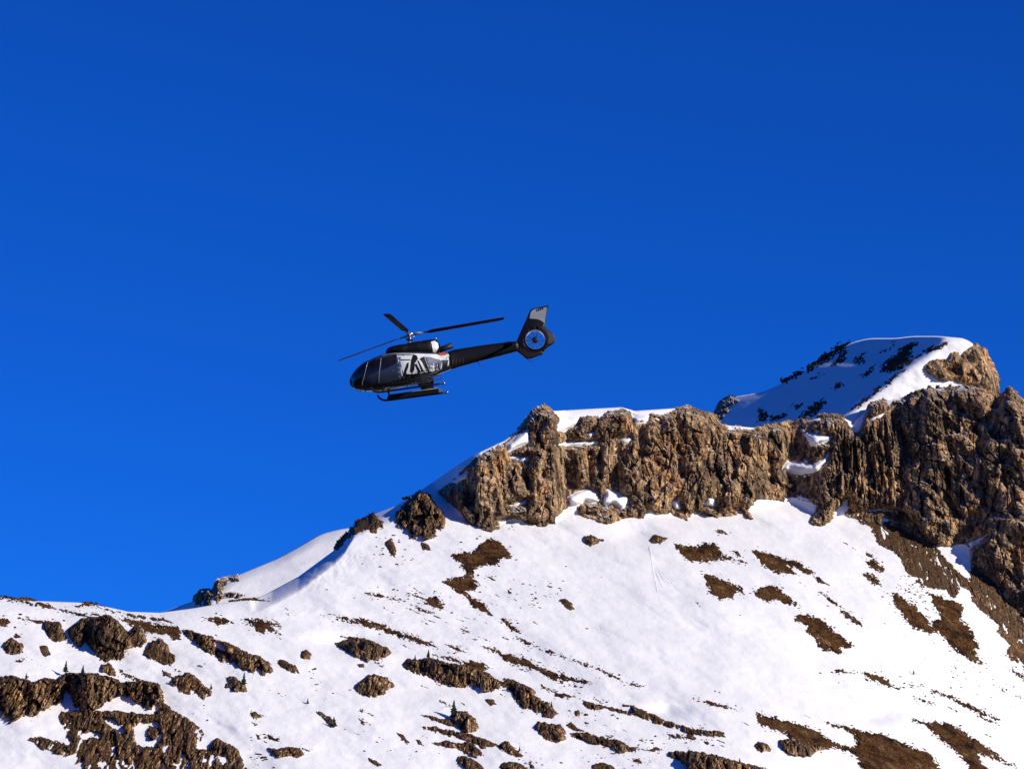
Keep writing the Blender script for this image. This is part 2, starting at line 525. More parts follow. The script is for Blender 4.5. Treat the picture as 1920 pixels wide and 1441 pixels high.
def hill_Y(x, y, bumps=True):
    x, y = np.broadcast_arrays(np.asarray(x, float), np.asarray(y, float))
    ex, ez = ray(x, y)
    Y = (0.50 * 1500 - 190) / (0.50 + 0.03 * ex - ez)
    d = np.maximum(y - HSIL(x), 0)
    Y = Y + 8 * np.clip(1 - d / 18, 0, 1) ** 2
    sh = np.clip((400 - x) / 20, 0, 1)
    Y = Y + sh * 0.9 * np.maximum(0, 400 - x)
    if bumps:
        X, _, Z = pt(x, y, Y)
        Y = Y + 5 * fbm(X / 40, Z / 22, 1.2, 4)
    return Y

sheet_local('hill', 150, 900, 260, HSIL, 1240, 110, hill_Y, M_SNOW, [(2, 0.5), (10, 6), (40, 30), (120, 110)])

# valley floor, out of view, kept dark so it bounces little light
def ground():
    xs = np.concatenate([-np.geomspace(9000, 700, 14), np.linspace(-600, 600, 25), np.geomspace(700, 9000, 14)])
    ys = np.concatenate([-np.geomspace(9000, 500, 12), np.linspace(-400, 1000, 30), np.geomspace(1100, 12000, 14)])
    X, Y = np.meshgrid(xs, ys)
    Z = -62 + 9 * fbm(X / 300, Y / 300, 0.5, 3)
    G = np.stack([X, Y, Z], -1)
    nr, nc = X.shape
    idx = np.arange(nr * nc).reshape(nr, nc)
    F = np.stack([idx[:-1, :-1], idx[:-1, 1:], idx[1:, 1:], idx[1:, :-1]], -1).reshape(-1, 4)
    tag(link('ground', mesh_np('ground', G.reshape(-1, 3), F, True), M_DARK_FLOOR), kind='structure')
ground()

# ------------------------------------------------------------------ rock and turf on the slopes
GULLY = [(px('B', [(1150, 290), (1130, 580)]), 52, 9), (px('B', [(1275, 130), (1310, 350)]), 36, 7), (px('B', [(830, 430), (850, 540)]), 46, 8),
         (px('B', [(985, 320), (990, 520)]), 26, 5), (px('B', [(1050, 330), (1040, 500)]), 16, 4), (px('B', [(725, 330), (705, 480)]), 26, 5),
         (px('B', [(235, 540), (275, 740)]), 46, 6), (px('B', [(570, 420), (610, 560)]), 34, 5), (px('B', [(1500, 330), (1540, 480)]), 30, 4),
         (px('B', [(1830, 260), (1850, 420)]), 26, 5), (px('B', [(430, 430), (470, 700)]), 18, 3),
         (px('A', [(600, 600), (590, 800), (600, 1060)]), 95, 13), (px('A', [(1110, 480), (1200, 700), (1240, 830)]), 32, 7),
         (px('A', [(1640, 540), (1660, 800), (1690, 1100)]), 26, 4), (px('A', [(1450, 900), (1470, 1080), (1540, 1180)]), 26, 7),
         (px('A', [(1640, 1190), (1530, 1320)]), 60, 9), (px('A', [(1740, 520), (1720, 640)]), 40, 5), (px('A', [(390, 820), (400, 960)]), 30, 5),
         (px('A', [(820, 640), (850, 900)]), 20, 4), (px('A', [(1310, 430), (1290, 540)]), 40, 6), (px('A', [(1000, 780), (1010, 1000)]), 22, 4),
         (px('A', [(1820, 760), (1800, 980)]), 24, 3), (px('A', [(210, 720), (230, 800)]), 30, 5), (px('G', [(1500, 120), (1530, 300)]), 36, 4)]

def cliff_relief(x, y, X, Z, amp=1.0):
    wx = 3.5 * fbm(X / 14, Z / 20, 6.1, 3); wz = 5 * fbm(X / 20, Z / 14, 2.4, 2)
    big = ridged((X + wx) / 24, (Z + wz) / 85, 1.7, 3) - 0.6
    mid = ridged((X + 0.8 * wx) / 8.0, (Z + wz) / 24, 4.2, 4) - 0.6
    fin = fbm((X + 0.4 * wx) / 1.8, Z / 4.5, 7.7, 4)
    rt_ = np.clip((x - 1560) / 120, 0, 1)                    # the right wall: broad slabs with slanting strata
    wa = X + (0.10 + 0.45 * rt_) * Z + wx * 0.5; wb = Z - (0.1 + 0.35 * rt_) * X + wz * 0.3
    h = 6.6 - 0.8 * rt_ + (6.0 - 4.2 * rt_) * big + (2.2 - 1.0 * rt_) * mid + 0.8 * fin
    h = h + 3.0 * facets(wa, wb, 8, 13, 3) + 2.2 * facets(wa, wb, 3.8, 6.5, 5) + 1.25 * facets(X, Z, 1.8, 2.8, 8) + 0.55 * facets(X, Z, 0.9, 1.3, 9)
    crk = np.abs(perlin((X + 0.5 * wx) / 4.5, Z / 26, 12.4))
    h = h - 2.2 * np.exp(-(crk / 0.035) ** 2) - 1.0 * np.exp(-(np.abs(perlin(X / 12, (Z + 0.5 * X * rt_) / 3.6, 21.4)) / 0.05) ** 2)
    for line, w, dep in GULLY:
        xs = [p[0] for p in line]; ys = [p[1] for p in line]
        wpx = w / 3.2
        if x.max() < min(xs) - 3 * wpx or x.min() > max(xs) + 3 * wpx: continue
        d = pldist(line, x + 1.2 * wx, y)
        h = h - dep * np.exp(-(d / wpx) ** 2 * 1.3)
    return np.maximum(h, -1.5 + 0.15 * h) * amp

def rock_relief(X, Z, amp, seed=0.0):
    wx = 1.5 * fbm(X / 5, Z / 7, 6.1 + seed, 3)
    mid = ridged((X + wx) / 6.5, Z / 10.0, 4.2 + seed, 3) - 0.6
    k = int(seed * 10) % 200
    wa = X + 0.3 * Z + wx; wb = Z - 0.3 * X
    fin = fbm(X / 1.1, Z / 1.5, 7.7 + seed, 3)
    return amp * (0.8 * mid + 1.05 * facets(wa, wb, 3.6, 8.0, k) + 0.8 * facets(X, Z, 1.5, 3.6, k + 1) + 0.4 * facets(X, Z, 0.8, 1.3, k + 2) + 0.2 * fin
                  - 0.9 * np.exp(-(np.abs(perlin((X + wx) / 2.6, Z / 12, 12.4 + seed)) / 0.05) ** 2))

def patch(polys, holes, Yf, step, mode, up=0.0, relief=1.0, edge=3.0, margin=3.0, lift=0.3, skirt=False, seed=0.0, cot=0.22, speck=0.0, ang=0.49):
    allp = [p for poly in polys for p in poly]
    x0 = min(p[0] for p in allp) - 6; x1 = max(p[0] for p in allp) + 6
    y0 = min(p[1] for p in allp) - 6; y1 = max(p[1] for p in allp) + 6
    gx = np.arange(x0, x1 + step, step); gy = np.arange(y0, y1 + step, step)
    X, Y = np.meshgrid(gx, gy)
    sd = np.full(X.shape, -1e6)
    for p in polys: sd = np.maximum(sd, sdist(p, X, Y))
    for h in holes: sd = np.minimum(sd, -sdist(h, X, Y))
    t = X * math.cos(ang) + Y * math.sin(ang); s = -X * math.sin(ang) + Y * math.cos(ang)
    edn = edge * (1.2 * fbm(t / 18, s / 8, 1.5 + seed, 4, 0.65) + 0.9 * fbm(t / 6, s / 2.6, 3.5 + seed, 3, 0.6))
    sdo = np.full(X.shape, -1e6)
    for p in polys: sdo = np.maximum(sdo, sdist(p, X, Y))
    if speck: edn = edn - speck * 6 * np.clip(fbm(t / 7, s / 3.0, 8.8 + seed, 3, 0.7) - 0.12, 0, 0.35) * np.exp(-np.maximum(sdo, 0) / 14)
    sdo = sdo + edn; sd = sd + edn
    solid = sdo > 0
    D = Yf(X, Y)
    mpx = D / FOC
    wx, _, wz = pt(X, Y, D)
    ins = sd > 0
    hol = np.full(X.shape, 1e6)
    for hh in holes: hol = np.minimum(hol, -sdist(hh, X, Y))
    hol = np.clip((hol + 2) / 9, 0, 1); hol = hol * hol * (3 - 2 * hol)
    rmp = np.clip(sd / 5.0, 0, 1); rmp = rmp * rmp * (3 - 2 * rmp)
    if mode == 'cliff':
        rmp = np.clip(sd / 15.0, 0, 1) ** 0.8
    h = np.zeros_like(D)
    if up > 0:
        base = np.zeros_like(D); by = np.zeros_like(D)
        cb = D[-1].copy(); cy = Y[-1].copy(); prev = np.zeros(X.shape[1], bool)
        sol = solid
        for j in range(X.shape[0] - 1, -1, -1):
            ent = sol[j] & ~prev
            cb = np.where(ent, D[j], cb); cy = np.where(ent, Y[j], cy)
            base[j] = cb; by[j] = cy; prev = sol[j]
        k = max(3, int(9 / step)) | 1
        ker = np.ones(k) / k
        off = np.maximum(0, D - base - cot * (by - Y) * mpx) * ins
        off = np.apply_along_axis(lambda a: np.convolve(a, ker, 'same'), 1, off)
        h = h + up * off * np.clip(sd / 3.5, 0, 1) * hol
    if mode == 'cliff':
        h = h + cliff_relief(X, Y, wx, wz, relief) * rmp * (0.45 + 0.55 * hol)
    elif mode == 'rock':
        h = h + rock_relief(wx, wz, relief, seed) * (0.3 + 0.7 * rmp) * ins
    else:
        n = fbm(wx / 3.0, wz / 1.6, 2.0 + seed, 4) + 0.8 * fbm(wx / 0.9, wz / 0.6, 5.0 + seed, 2)
        h = h + relief * n * np.clip(sd / 2.5, 0, 1)
    h = h + lift * np.clip(sd / 2.0, 0, 1) + np.where(sd < 0, sd * (0.5 if not skirt else 0.3), 0)
    P = np.stack(pt(X, Y, D - h), -1).reshape(-1, 3)
    idx = np.arange(X.size).reshape(X.shape)
    mx = np.maximum(np.maximum(sd[:-1, :-1], sd[1:, :-1]), np.maximum(sd[:-1, 1:], sd[1:, 1:]))
    keep = mx > -margin * 0.6
    F = np.stack([idx[:-1, :-1], idx[1:, :-1], idx[1:, 1:], idx[:-1, 1:]], -1)[keep]
    if skirt:
        e = np.concatenate([F[:, [0, 1]], F[:, [1, 2]], F[:, [2, 3]], F[:, [3, 0]]])
        key = np.sort(e, 1); code = key[:, 0].astype(np.int64) * P.shape[0] + key[:, 1]
        u, inv, cnt = np.unique(code, return_inverse=True, return_counts=True)
        be = e[cnt[inv] == 1]
        bv, binv = np.unique(be, return_inverse=True)
        ne = P[bv] + np.array([0, 14.0, -5.0])
        binv = binv.reshape(be.shape) + len(P)
        F = np.concatenate([F, np.stack([be[:, 1], be[:, 0], binv[:, 0], binv[:, 1]], -1)])
        P = np.concatenate([P, ne])
    used, inv = np.unique(F, return_inverse=True)
    return P[used], inv.reshape(F.shape)

# ---- the two cliffs
V, F = patch([CL_OUT], CL_HOLES, main_Y, 1.4, 'cliff', relief=1.0, edge=4.0, lift=0.5, skirt=True)
tag(link('cliff', mesh_np('cliff', V, F), M_CLIFF), kind='structure')

V, F = patch([DOME_ROCK], [px('A', [(1470, 300), (1500, 290), (1505, 310)])], peak_Y, 1.4, 'cliff', relief=0.55, edge=3.5, lift=0.5, skirt=True)
tag(link('cliff', mesh_np('cliff', V, F), M_CLIFF), kind='structure')

# ---- ski tracks: shallow furrow rims pressed into the snow
TRK = []
rt = random.Random(4)
for x1_, y1_ in ((1368, 1130), (1385, 1180), (1420, 1160), (1440, 1130), (1470, 1150), (1505, 1165), (1400, 1120), (1455, 1100)):
    TRK.append(px('B', [(1334 + rt.uniform(-4, 4), 905), (1345, 960), (1360 + (x1_ - 1400) * .2, 1030), (x1_, y1_)]))
for line in TRK:
    V, F = [], []
    q = []
    for (xa_, ya_), (xb0, yb0) in zip(line[:-1], line[1:]):
        q += [(xa_ + (xb0 - xa_) * k / 8, ya_ + (yb0 - ya_) * k / 8) for k in range(8)]
    q.append(line[-1]); qx = np.array([p[0] for p in q]) + np.array([rt.uniform(-.8, .8) for _ in q]); qy = np.array([p[1] for p in q])
    C3 = np.stack(pt(qx, qy, main_Y(qx, qy)), -1)
    n = np.array([0.12, -0.44, 0.89])
    for c in C3:
        for dx_, up_ in ((-.45, -.12), (-.14, .09), (.14, .09), (.45, -.12)):
            V.append(c + np.array([dx_, 0.0, -dx_ * .1]) + n * up_)
    for k in range(len(C3) - 1):
        for j in range(3): F.append((k * 4 + j, k * 4 + j + 1, k * 4 + 5 + j, k * 4 + 4 + j))
    link('ski_track', mesh_np('ski_track', np.array(V), np.array(F), True), M_SNOW, bpy.data.objects['mountain'])

# ---- outcrops and boulders: (crop, outline, holes, uprightness, relief, name, label)
ROCKS = [
 ('C', [(1600, 400), (1680, 310), (1750, 262), (1800, 262), (1830, 320), (1880, 360), (1910, 420), (1900, 480), (1850, 540), (1780, 550), (1700, 540), (1680, 500), (1640, 490), (1610, 480)],
  [[(1715, 420), (1775, 408), (1750, 430)]], 0.5, 3.0, 'rock_outcrop', 'broad brown crag standing just left of the main cliff, on the ridge shoulder'),
 ('C', [(1240, 600), (1270, 550), (1330, 500), (1380, 430), (1470, 400), (1530, 440), (1535, 480), (1480, 515), (1440, 490), (1380, 510), (1320, 540), (1260, 615)],
  [], 0.3, 2.0, 'rock_outcrop', 'dark rock on the skyline where the ridge drops to the blue shaded snow edge'),
 ('C', [(1540, 560), (1580, 540), (1610, 600), (1605, 660), (1570, 625)], [], 0.3, 0.8, 'rock_outcrop', 'thin upright rubble strip in snow below the brown crag on the ridge shoulder'),
 ('C', [(1760, 560), (1800, 575), (1822, 615), (1765, 618)], [], 0.3, 0.8, 'rock_outcrop', 'small dark rock in snow directly under the brown crag of the ridge shoulder'),
 ('D', [(18, 545), (28, 490), (90, 458), (150, 500), (182, 520), (150, 582), (90, 592), (40, 572)], [], 0.6, 1.4, 'boulder', 'grey rounded boulder banded with snow at the far left edge'),
 ('D', [(300, 520), (350, 512), (392, 590), (340, 602), (298, 570)], [], 0.3, 0.8, 'rock_outcrop', 'small brown rock in snow, right of the banded grey boulder'),
 ('D', [(320, 340), (450, 345), (480, 400), (497, 470), (440, 492), (390, 482), (350, 430), (328, 380)], [], 0.6, 1.4, 'boulder', 'tan wedge of rock under a flat turf cap, left of the tall craggy outcrop'),
 ('D', [(495, 400), (540, 368), (592, 350), (602, 308), (680, 308), (740, 298), (820, 288), (880, 330), (920, 370), (970, 430), (1000, 380), (1062, 370), (1082, 420), (1100, 480), (1062, 530), (1000, 532),
        (960, 560), (950, 602), (880, 642), (780, 642), (708, 612), (680, 540), (640, 500), (600, 532), (560, 512), (518, 450)], [], 0.85, 2.6, 'rock_outcrop',
  'tall craggy outcrop with a pale sunlit foot below the left skyline'),
 ('D', [(1105, 490), (1200, 468), (1262, 500), (1272, 560), (1312, 590), (1322, 630), (1280, 662), (1200, 652), (1130, 622), (1068, 592), (1060, 560), (1120, 532)], [], 0.4, 1.3, 'rock_outcrop',
  'brown turf covered mound of rock right of the tall craggy outcrop'),
 ('C', [(320, 1080), (380, 1090), (500, 1130), (570, 1160), (650, 1190), (720, 1230), (800, 1250), (860, 1300), (865, 1340), (810, 1368), (740, 1342), (680, 1322), (640, 1302), (560, 1292), (530, 1252),
        (470, 1222), (420, 1192), (370, 1152), (330, 1122)], [[(510, 1158), (552, 1170), (582, 1212), (530, 1192)]], 0.7, 2.0, 'rock_outcrop',
  'long dark rock rib slanting down to the right from the tall left outcrop'),
 ('D', [(748, 702), (760, 658), (820, 648), (850, 690), (872, 720), (860, 748), (800, 742)], [], 0.7, 1.2, 'boulder', 'grey boulder at the top edge of the big dark rock wall, lower left'),
 ('D', [(1220, 698), (1260, 720), (1300, 750), (1370, 740), (1400, 708), (1450, 740), (1500, 780), (1550, 830), (1582, 860), (1592, 890), (1520, 922), (1480, 912), (1480, 882), (1420, 887), (1350, 862),
        (1320, 822), (1220, 807), (1230, 793), (1300, 800), (1280, 762), (1230, 742)], [], 0.5, 1.5, 'rock_outcrop', 'ragged brown outcrop with a downhill tail right of the big dark rock wall'),
 ('D', [(1680, 753), (1740, 743), (1790, 775), (1842, 820), (1848, 858), (1760, 862), (1700, 842), (1668, 832), (1690, 800), (1720, 790), (1690, 775)], [], 0.6, 1.2, 'boulder',
  'squat grey boulder with a small conifer rising at its right end'),
 ('D', [(-60, 735), (0, 740), (90, 745), (190, 765), (250, 790), (300, 780), (340, 760), (420, 770), (480, 730), (560, 720), (700, 720), (780, 740), (850, 760), (900, 790), (1000, 785), (1100, 780), (1200, 808),
        (1218, 870), (1232, 920), (1212, 1002), (1150, 1002), (1060, 970), (1020, 950), (960, 900), (890, 920), (800, 950), (740, 990), (700, 1010), (680, 1090), (640, 1110), (600, 1000), (560, 990),
        (530, 900), (500, 858), (468, 880), (480, 940), (420, 960), (370, 980), (310, 1020), (270, 1062), (220, 1062), (200, 1032), (160, 1052), (100, 1087), (50, 1082), (0, 1052), (-60, 1040)], [], 0.9, 3.4,
  'rock_outcrop', 'long dark vertical rock wall crossing the lower left corner'),
 ('D', [(450, 1010), (560, 1000), (640, 1012), (700, 1002), (760, 1002), (900, 1002), (1000, 1022), (1150, 1032), (1222, 950), (1300, 1000), (1400, 1050), (1470, 1110), (1542, 1170), (1500, 1222), (1462, 1290),
        (1542, 1290), (1620, 1210), (1700, 1250), (1780, 1290), (1800, 1340), (1850, 1440), (1880, 1620), (600, 1620), (640, 1470), (540, 1372), (450, 1332), (350, 1300), (208, 1222), (230, 1205), (330, 1200), (400, 1230),
        (510, 1260), (530, 1240), (490, 1160), (438, 1080)],
  [[(775, 1060), (840, 1062), (890, 1110), (925, 1150), (912, 1185), (860, 1122), (800, 1102)], [(622, 1195), (680, 1162), (755, 1182), (735, 1212), (680, 1198), (640, 1215)],
   [(1005, 1140), (1070, 1082), (1104, 1110), (1092, 1190), (1172, 1240), (1172, 1275), (1060, 1275), (1005, 1242), (1018, 1190)], [(1118, 1100), (1182, 1086), (1184, 1142), (1140, 1122)],
   [(1645, 1360), (1692, 1345), (1704, 1392), (1668, 1404)], [(895, 1375), (945, 1378), (932, 1415)], [(1172, 1200), (1202, 1176), (1204, 1242), (1156, 1232)]], 0.08, 2.3,
  'rock_outcrop', 'big turf covered rock mass with snow pockets filling the lower left corner'),
 ('E', [(425, 482), (460, 468), (492, 500), (488, 532), (428, 528)], [], 0.6, 0.8, 'boulder', 'small lone tan boulder in open snow right of the slanting rock rib'),
 ('E', [(268, 537), (320, 533), (390, 570), (424, 632), (370, 622), (310, 587), (280, 562)], [], 0.5, 1.0, 'boulder', 'slab shaped dark rock just off the lower end of the slanting rib'),
 ('E', [(640, 430), (740, 398), (830, 398), (920, 428), (980, 458), (1018, 495), (970, 522), (900, 542), (850, 552), (780, 522), (740, 492), (700, 472)], [], 0.8, 1.5, 'rock_outcrop',
  'domed brown rock with blue shaded snow hollow at its left end'),
 ('E', [(778, 560), (830, 563), (838, 587), (800, 588)], [], 0.4, 0.6, 'boulder', 'tiny dark stone just under the domed brown rock'),
 ('E', [(800, 680), (850, 640), (900, 626), (970, 650), (1020, 680), (1042, 712), (990, 722), (960, 762), (900, 777), (830, 772), (790, 742), (778, 710)], [], 0.7, 1.5, 'boulder',
  'rounded brown boulder in open snow casting a blue shadow to its left'),
 ('E', [(1075, 560), (1110, 528), (1200, 530), (1260, 520), (1330, 540), (1400, 560), (1470, 560), (1560, 590), (1640, 630), (1722, 680), (1712, 722), (1660, 742), (1600, 737), (1510, 712), (1430, 712), (1330, 692),
        (1250, 662), (1150, 622), (1100, 592)], [[(1335, 575), (1365, 580), (1350, 600)]], 0.8, 2.0, 'rock_outcrop', 'long dark outcrop with small conifers along its top at the centre of the lower slope'),
 ('F', [(-60, 760), (0, 778), (90, 800), (190, 868), (172, 890), (240, 930), (300, 970), (342, 1030), (290, 1062), (220, 1042), (160, 1002), (120, 1002), (60, 972), (20, 922), (20, 850), (0, 822), (-60, 800)], [], 0.6, 1.6,
  'rock_outcrop', 'broken rock steps running downhill from the conifer topped outcrop'),
 ('E', [(1606, 792), (1660, 783), (1688, 822), (1640, 833)], [], 0.6, 0.7, 'boulder', 'small round boulder under the right end of the conifer topped outcrop'),
 ('E', [(1425, 862), (1490, 868), (1550, 920), (1578, 972), (1540, 1002), (1470, 1004), (1420, 972), (1388, 942), (1398, 900)], [], 0.75, 1.4, 'boulder',
  'big egg shaped boulder beside the tallest conifer in the lower centre'),
 ('E', [(1200, 888), (1270, 893), (1330, 913), (1392, 908), (1402, 962), (1310, 938), (1250, 913)], [], 0.5, 0.9, 'rock_outcrop', 'low dark rock ledge left of the egg shaped boulder'),
 ('E', [(1175, 958), (1280, 962), (1330, 978), (1400, 988), (1480, 1008), (1560, 1028), (1640, 1058), (1690, 1078), (1760, 1056), (1800, 1108), (1864, 1164), (1800, 1154), (1720, 1124), (1680, 1094), (1600, 1104), (1520, 1064),
        (1420, 1034), (1330, 1014), (1240, 994)], [], 0.55, 1.2, 'rock_outcrop', 'knobbly line of dark rocks slanting under the egg shaped boulder'),
 ('E', [(1265, 1072), (1360, 1053), (1440, 1068), (1500, 1063), (1560, 1098), (1604, 1152), (1550, 1168), (1480, 1134), (1420, 1104), (1330, 1094)], [], 0.55, 1.2, 'rock_outcrop',
  'second, lower line of dark rock two steps below the egg shaped boulder'),
 ('E', [(1040, 1003), (1080, 1018), (1134, 1072), (1100, 1074), (1060, 1037)], [], 0.4, 0.7, 'boulder', 'short dark rock streak left of the knobbly line under the egg shaped boulder'),
 ('E', [(1158, 1043), (1190, 1048), (1214, 1088), (1180, 1078)], [], 0.4, 0.6, 'boulder', 'tiny dark rock between the short streak and the knobbly rock line'),
 ('E', [(848, 1163), (900, 1178), (952, 1212), (920, 1223), (870, 1192)], [], 0.4, 0.7, 'boulder', 'small brown slab alone at the bottom edge, left of centre'),
 ('E', [(1425, 1162), (1490, 1148), (1560, 1188), (1620, 1250), (1500, 1260), (1450, 1204)], [], 0.5, 1.2, 'rock_outcrop', 'brown rock cut by the bottom edge of the picture left of centre'),
 ('E', [(1700, 1202), (1780, 1188), (1850, 1208), (1900, 1260), (1710, 1262)], [], 0.5, 1.2, 'rock_outcrop', 'flat brown rock cut by the bottom edge at the centre of the picture'),
 ('E', [(512, 860), (560, 868), (600, 898), (640, 918), (664, 962), (620, 968), (590, 923), (530, 888)], [], 0.5, 0.9, 'rock_outcrop', 'slanting dark rock with a small conifer at its lower end, left centre'),
 ('E', [(98, 882), (130, 868), (174, 905), (120, 918)], [], 0.4, 0.6, 'boulder', 'small brown rock in snow between the lower left corner mass and the slanting dark rock'),
 ('E', [(205, 1100), (280, 1108), (340, 1093), (420, 1103), (454, 1146), (400, 1163), (320, 1153), (280, 1168), (220, 1123)], [], 0.55, 1.2, 'rock_outcrop',
  'lumpy brown outcrop near the bottom edge right of the corner mass'),
 ('F', [(168, 1112), (200, 1078), (260, 1098), (360, 1108), (402, 1160), (402, 1212), (340, 1243), (260, 1228), (220, 1192), (180, 1152)], [], 0.75, 1.5, 'boulder',
  'blocky dark boulder heading a long rock line right of centre near the bottom'),
 ('F', [(430, 1168), (500, 1163), (600, 1183), (700, 1208), (780, 1218), (860, 1258), (934, 1285), (922, 1323), (850, 1313), (800, 1338), (740, 1283), (650, 1263), (540, 1233), (440, 1203)], [], 0.6, 1.3, 'rock_outcrop',
  'long low rock line trailing right from the blocky boulder near the bottom'),
 ('F', [(400, 1108), (440, 1083), (482, 1128), (554, 1160), (480, 1153), (420, 1140)], [], 0.5, 0.8, 'boulder', 'small jagged rock above the blocky boulder heading the long rock line'),
 ('F', [(1140, 1310), (1250, 1308), (1330, 1303), (1450, 1318), (1600, 1358), (1750, 1398), (1900, 1440), (1960, 1560), (1330, 1560), (1310, 1432), (1250, 1382), (1190, 1352)], [], 0.75, 2.2, 'rock_outcrop',
  'dark stepped rock wall with turf top at the bottom edge right of centre'),
 ('F', [(800, 948), (860, 953), (960, 988), (1060, 1028), (1150, 1073), (1260, 1108), (1350, 1138), (1450, 1148), (1594, 1163), (1596, 1202), (1500, 1198), (1400, 1193), (1310, 1173), (1240, 1143), (1130, 1113),
        (1030, 1088), (950, 1053), (870, 1033), (800, 1023), (700, 988), (620, 1003), (560, 983), (530, 928), (600, 948), (700, 968), (850, 1002), (900, 1008), (850, 977)], [], 0.5, 1.2, 'rock_outcrop',
  'very long thin rock band slanting across the lower slope right of centre'),
 ('F', [(468, 1010), (500, 998), (518, 1042), (478, 1048)], [], 0.4, 0.6, 'boulder', 'small dark stone between the rock steps and the very long thin band'),
 ('F', [(588, 1412), (680, 1388), (750, 1418), (790, 1460), (620, 1460)], [], 0.5, 1.0, 'rock_outcrop', 'dark hump of rock cut by the bottom edge below the long low rock line'),
 ('G', [(-90, 1300), (-60, 1268), (0, 1290), (24, 1330), (-40, 1345)], [], 0.7, 1.0, 'boulder', 'grey boulder with a blue shadow on its left, lower right foreground'),
 ('G', [(60, 1262), (150, 1255), (260, 1285), (400, 1308), (310, 1328), (260, 1364), (180, 1368), (98, 1342), (78, 1300)], [], 0.8, 1.5, 'rock_outcrop',
  'dark rock step under the turf bank at the lower right'),
 ('B', [(942, 850), (990, 838), (1030, 858), (1068, 872), (1010, 892), (985, 912), (948, 892)], [], 0.6, 1.0, 'boulder', 'single brown boulder in the snow just below the middle of the main cliff'),
 ('B', [(1328, 872), (1370, 838), (1452, 858), (1400, 897), (1350, 892)], [], 0.5, 0.9, 'boulder', 'brown boulder right of the blue snow scoop under the main cliff'),
 ('B', [(788, 1230), (830, 1223), (872, 1250), (888, 1292), (840, 1283)], [], 0.4, 0.8, 'rock_outcrop', 'small brown rock in the wide snowfield left of centre, under scattered chips'),
]
used_lab = set()
for i, (rg, poly, holes, up, rel, nm, lab) in enumerate(ROCKS):
    poly = px(rg, poly); hs = [px(rg, h) for h in holes]
    sz = min(max(p[0] for p in poly) - min(p[0] for p in poly), max(p[1] for p in poly) - min(p[1] for p in poly))
    V, F = patch([poly], hs, main_Y, 1.3, 'rock', up=up, relief=rel, edge=min(4.5, 1.2 + sz * 0.07), lift=0.5, seed=i * 1.37)
    tag(link(nm, mesh_np(nm, V, F), M_ROCK), lab, 'rock', 'rocks in the snow slope')

HILL_ROCK = [px('C', [(385, 960), (400, 890), (440, 850), (490, 850), (500, 870), (540, 790), (590, 775), (600, 800), (570, 850), (560, 870), (640, 860), (700, 880), (660, 897), (560, 902), (540, 927), (470, 960)]),
             px('C', [(598, 772), (660, 763), (674, 800), (640, 804)])]
V, F = patch(HILL_ROCK, [], hill_Y, 1.3, 'rock', up=0.4, relief=4.0, edge=3.0, lift=0.6, skirt=True)
tag(link('rock_outcrop', mesh_np('rock_outcrop', V, F), M_CLIFF), 'dark split crag at the foot of the far snow hill on the left skyline', 'rock', 'rocks in the snow slope')

KNOB = [px('A', [(62, 575), (90, 500), (160, 453), (232, 480), (200, 507), (130, 562), (100, 604)])]
V, F = patch(KNOB, [], peak_Y, 1.3, 'rock', up=0.3, relief=2.5, edge=2.5, lift=0.5, skirt=True)
tag(link('rock_outcrop', mesh_np('rock_outcrop', V, F), M_CLIFF), 'dark rock knob at the left foot of the domed peak', 'rock', 'rocks in the snow slope')

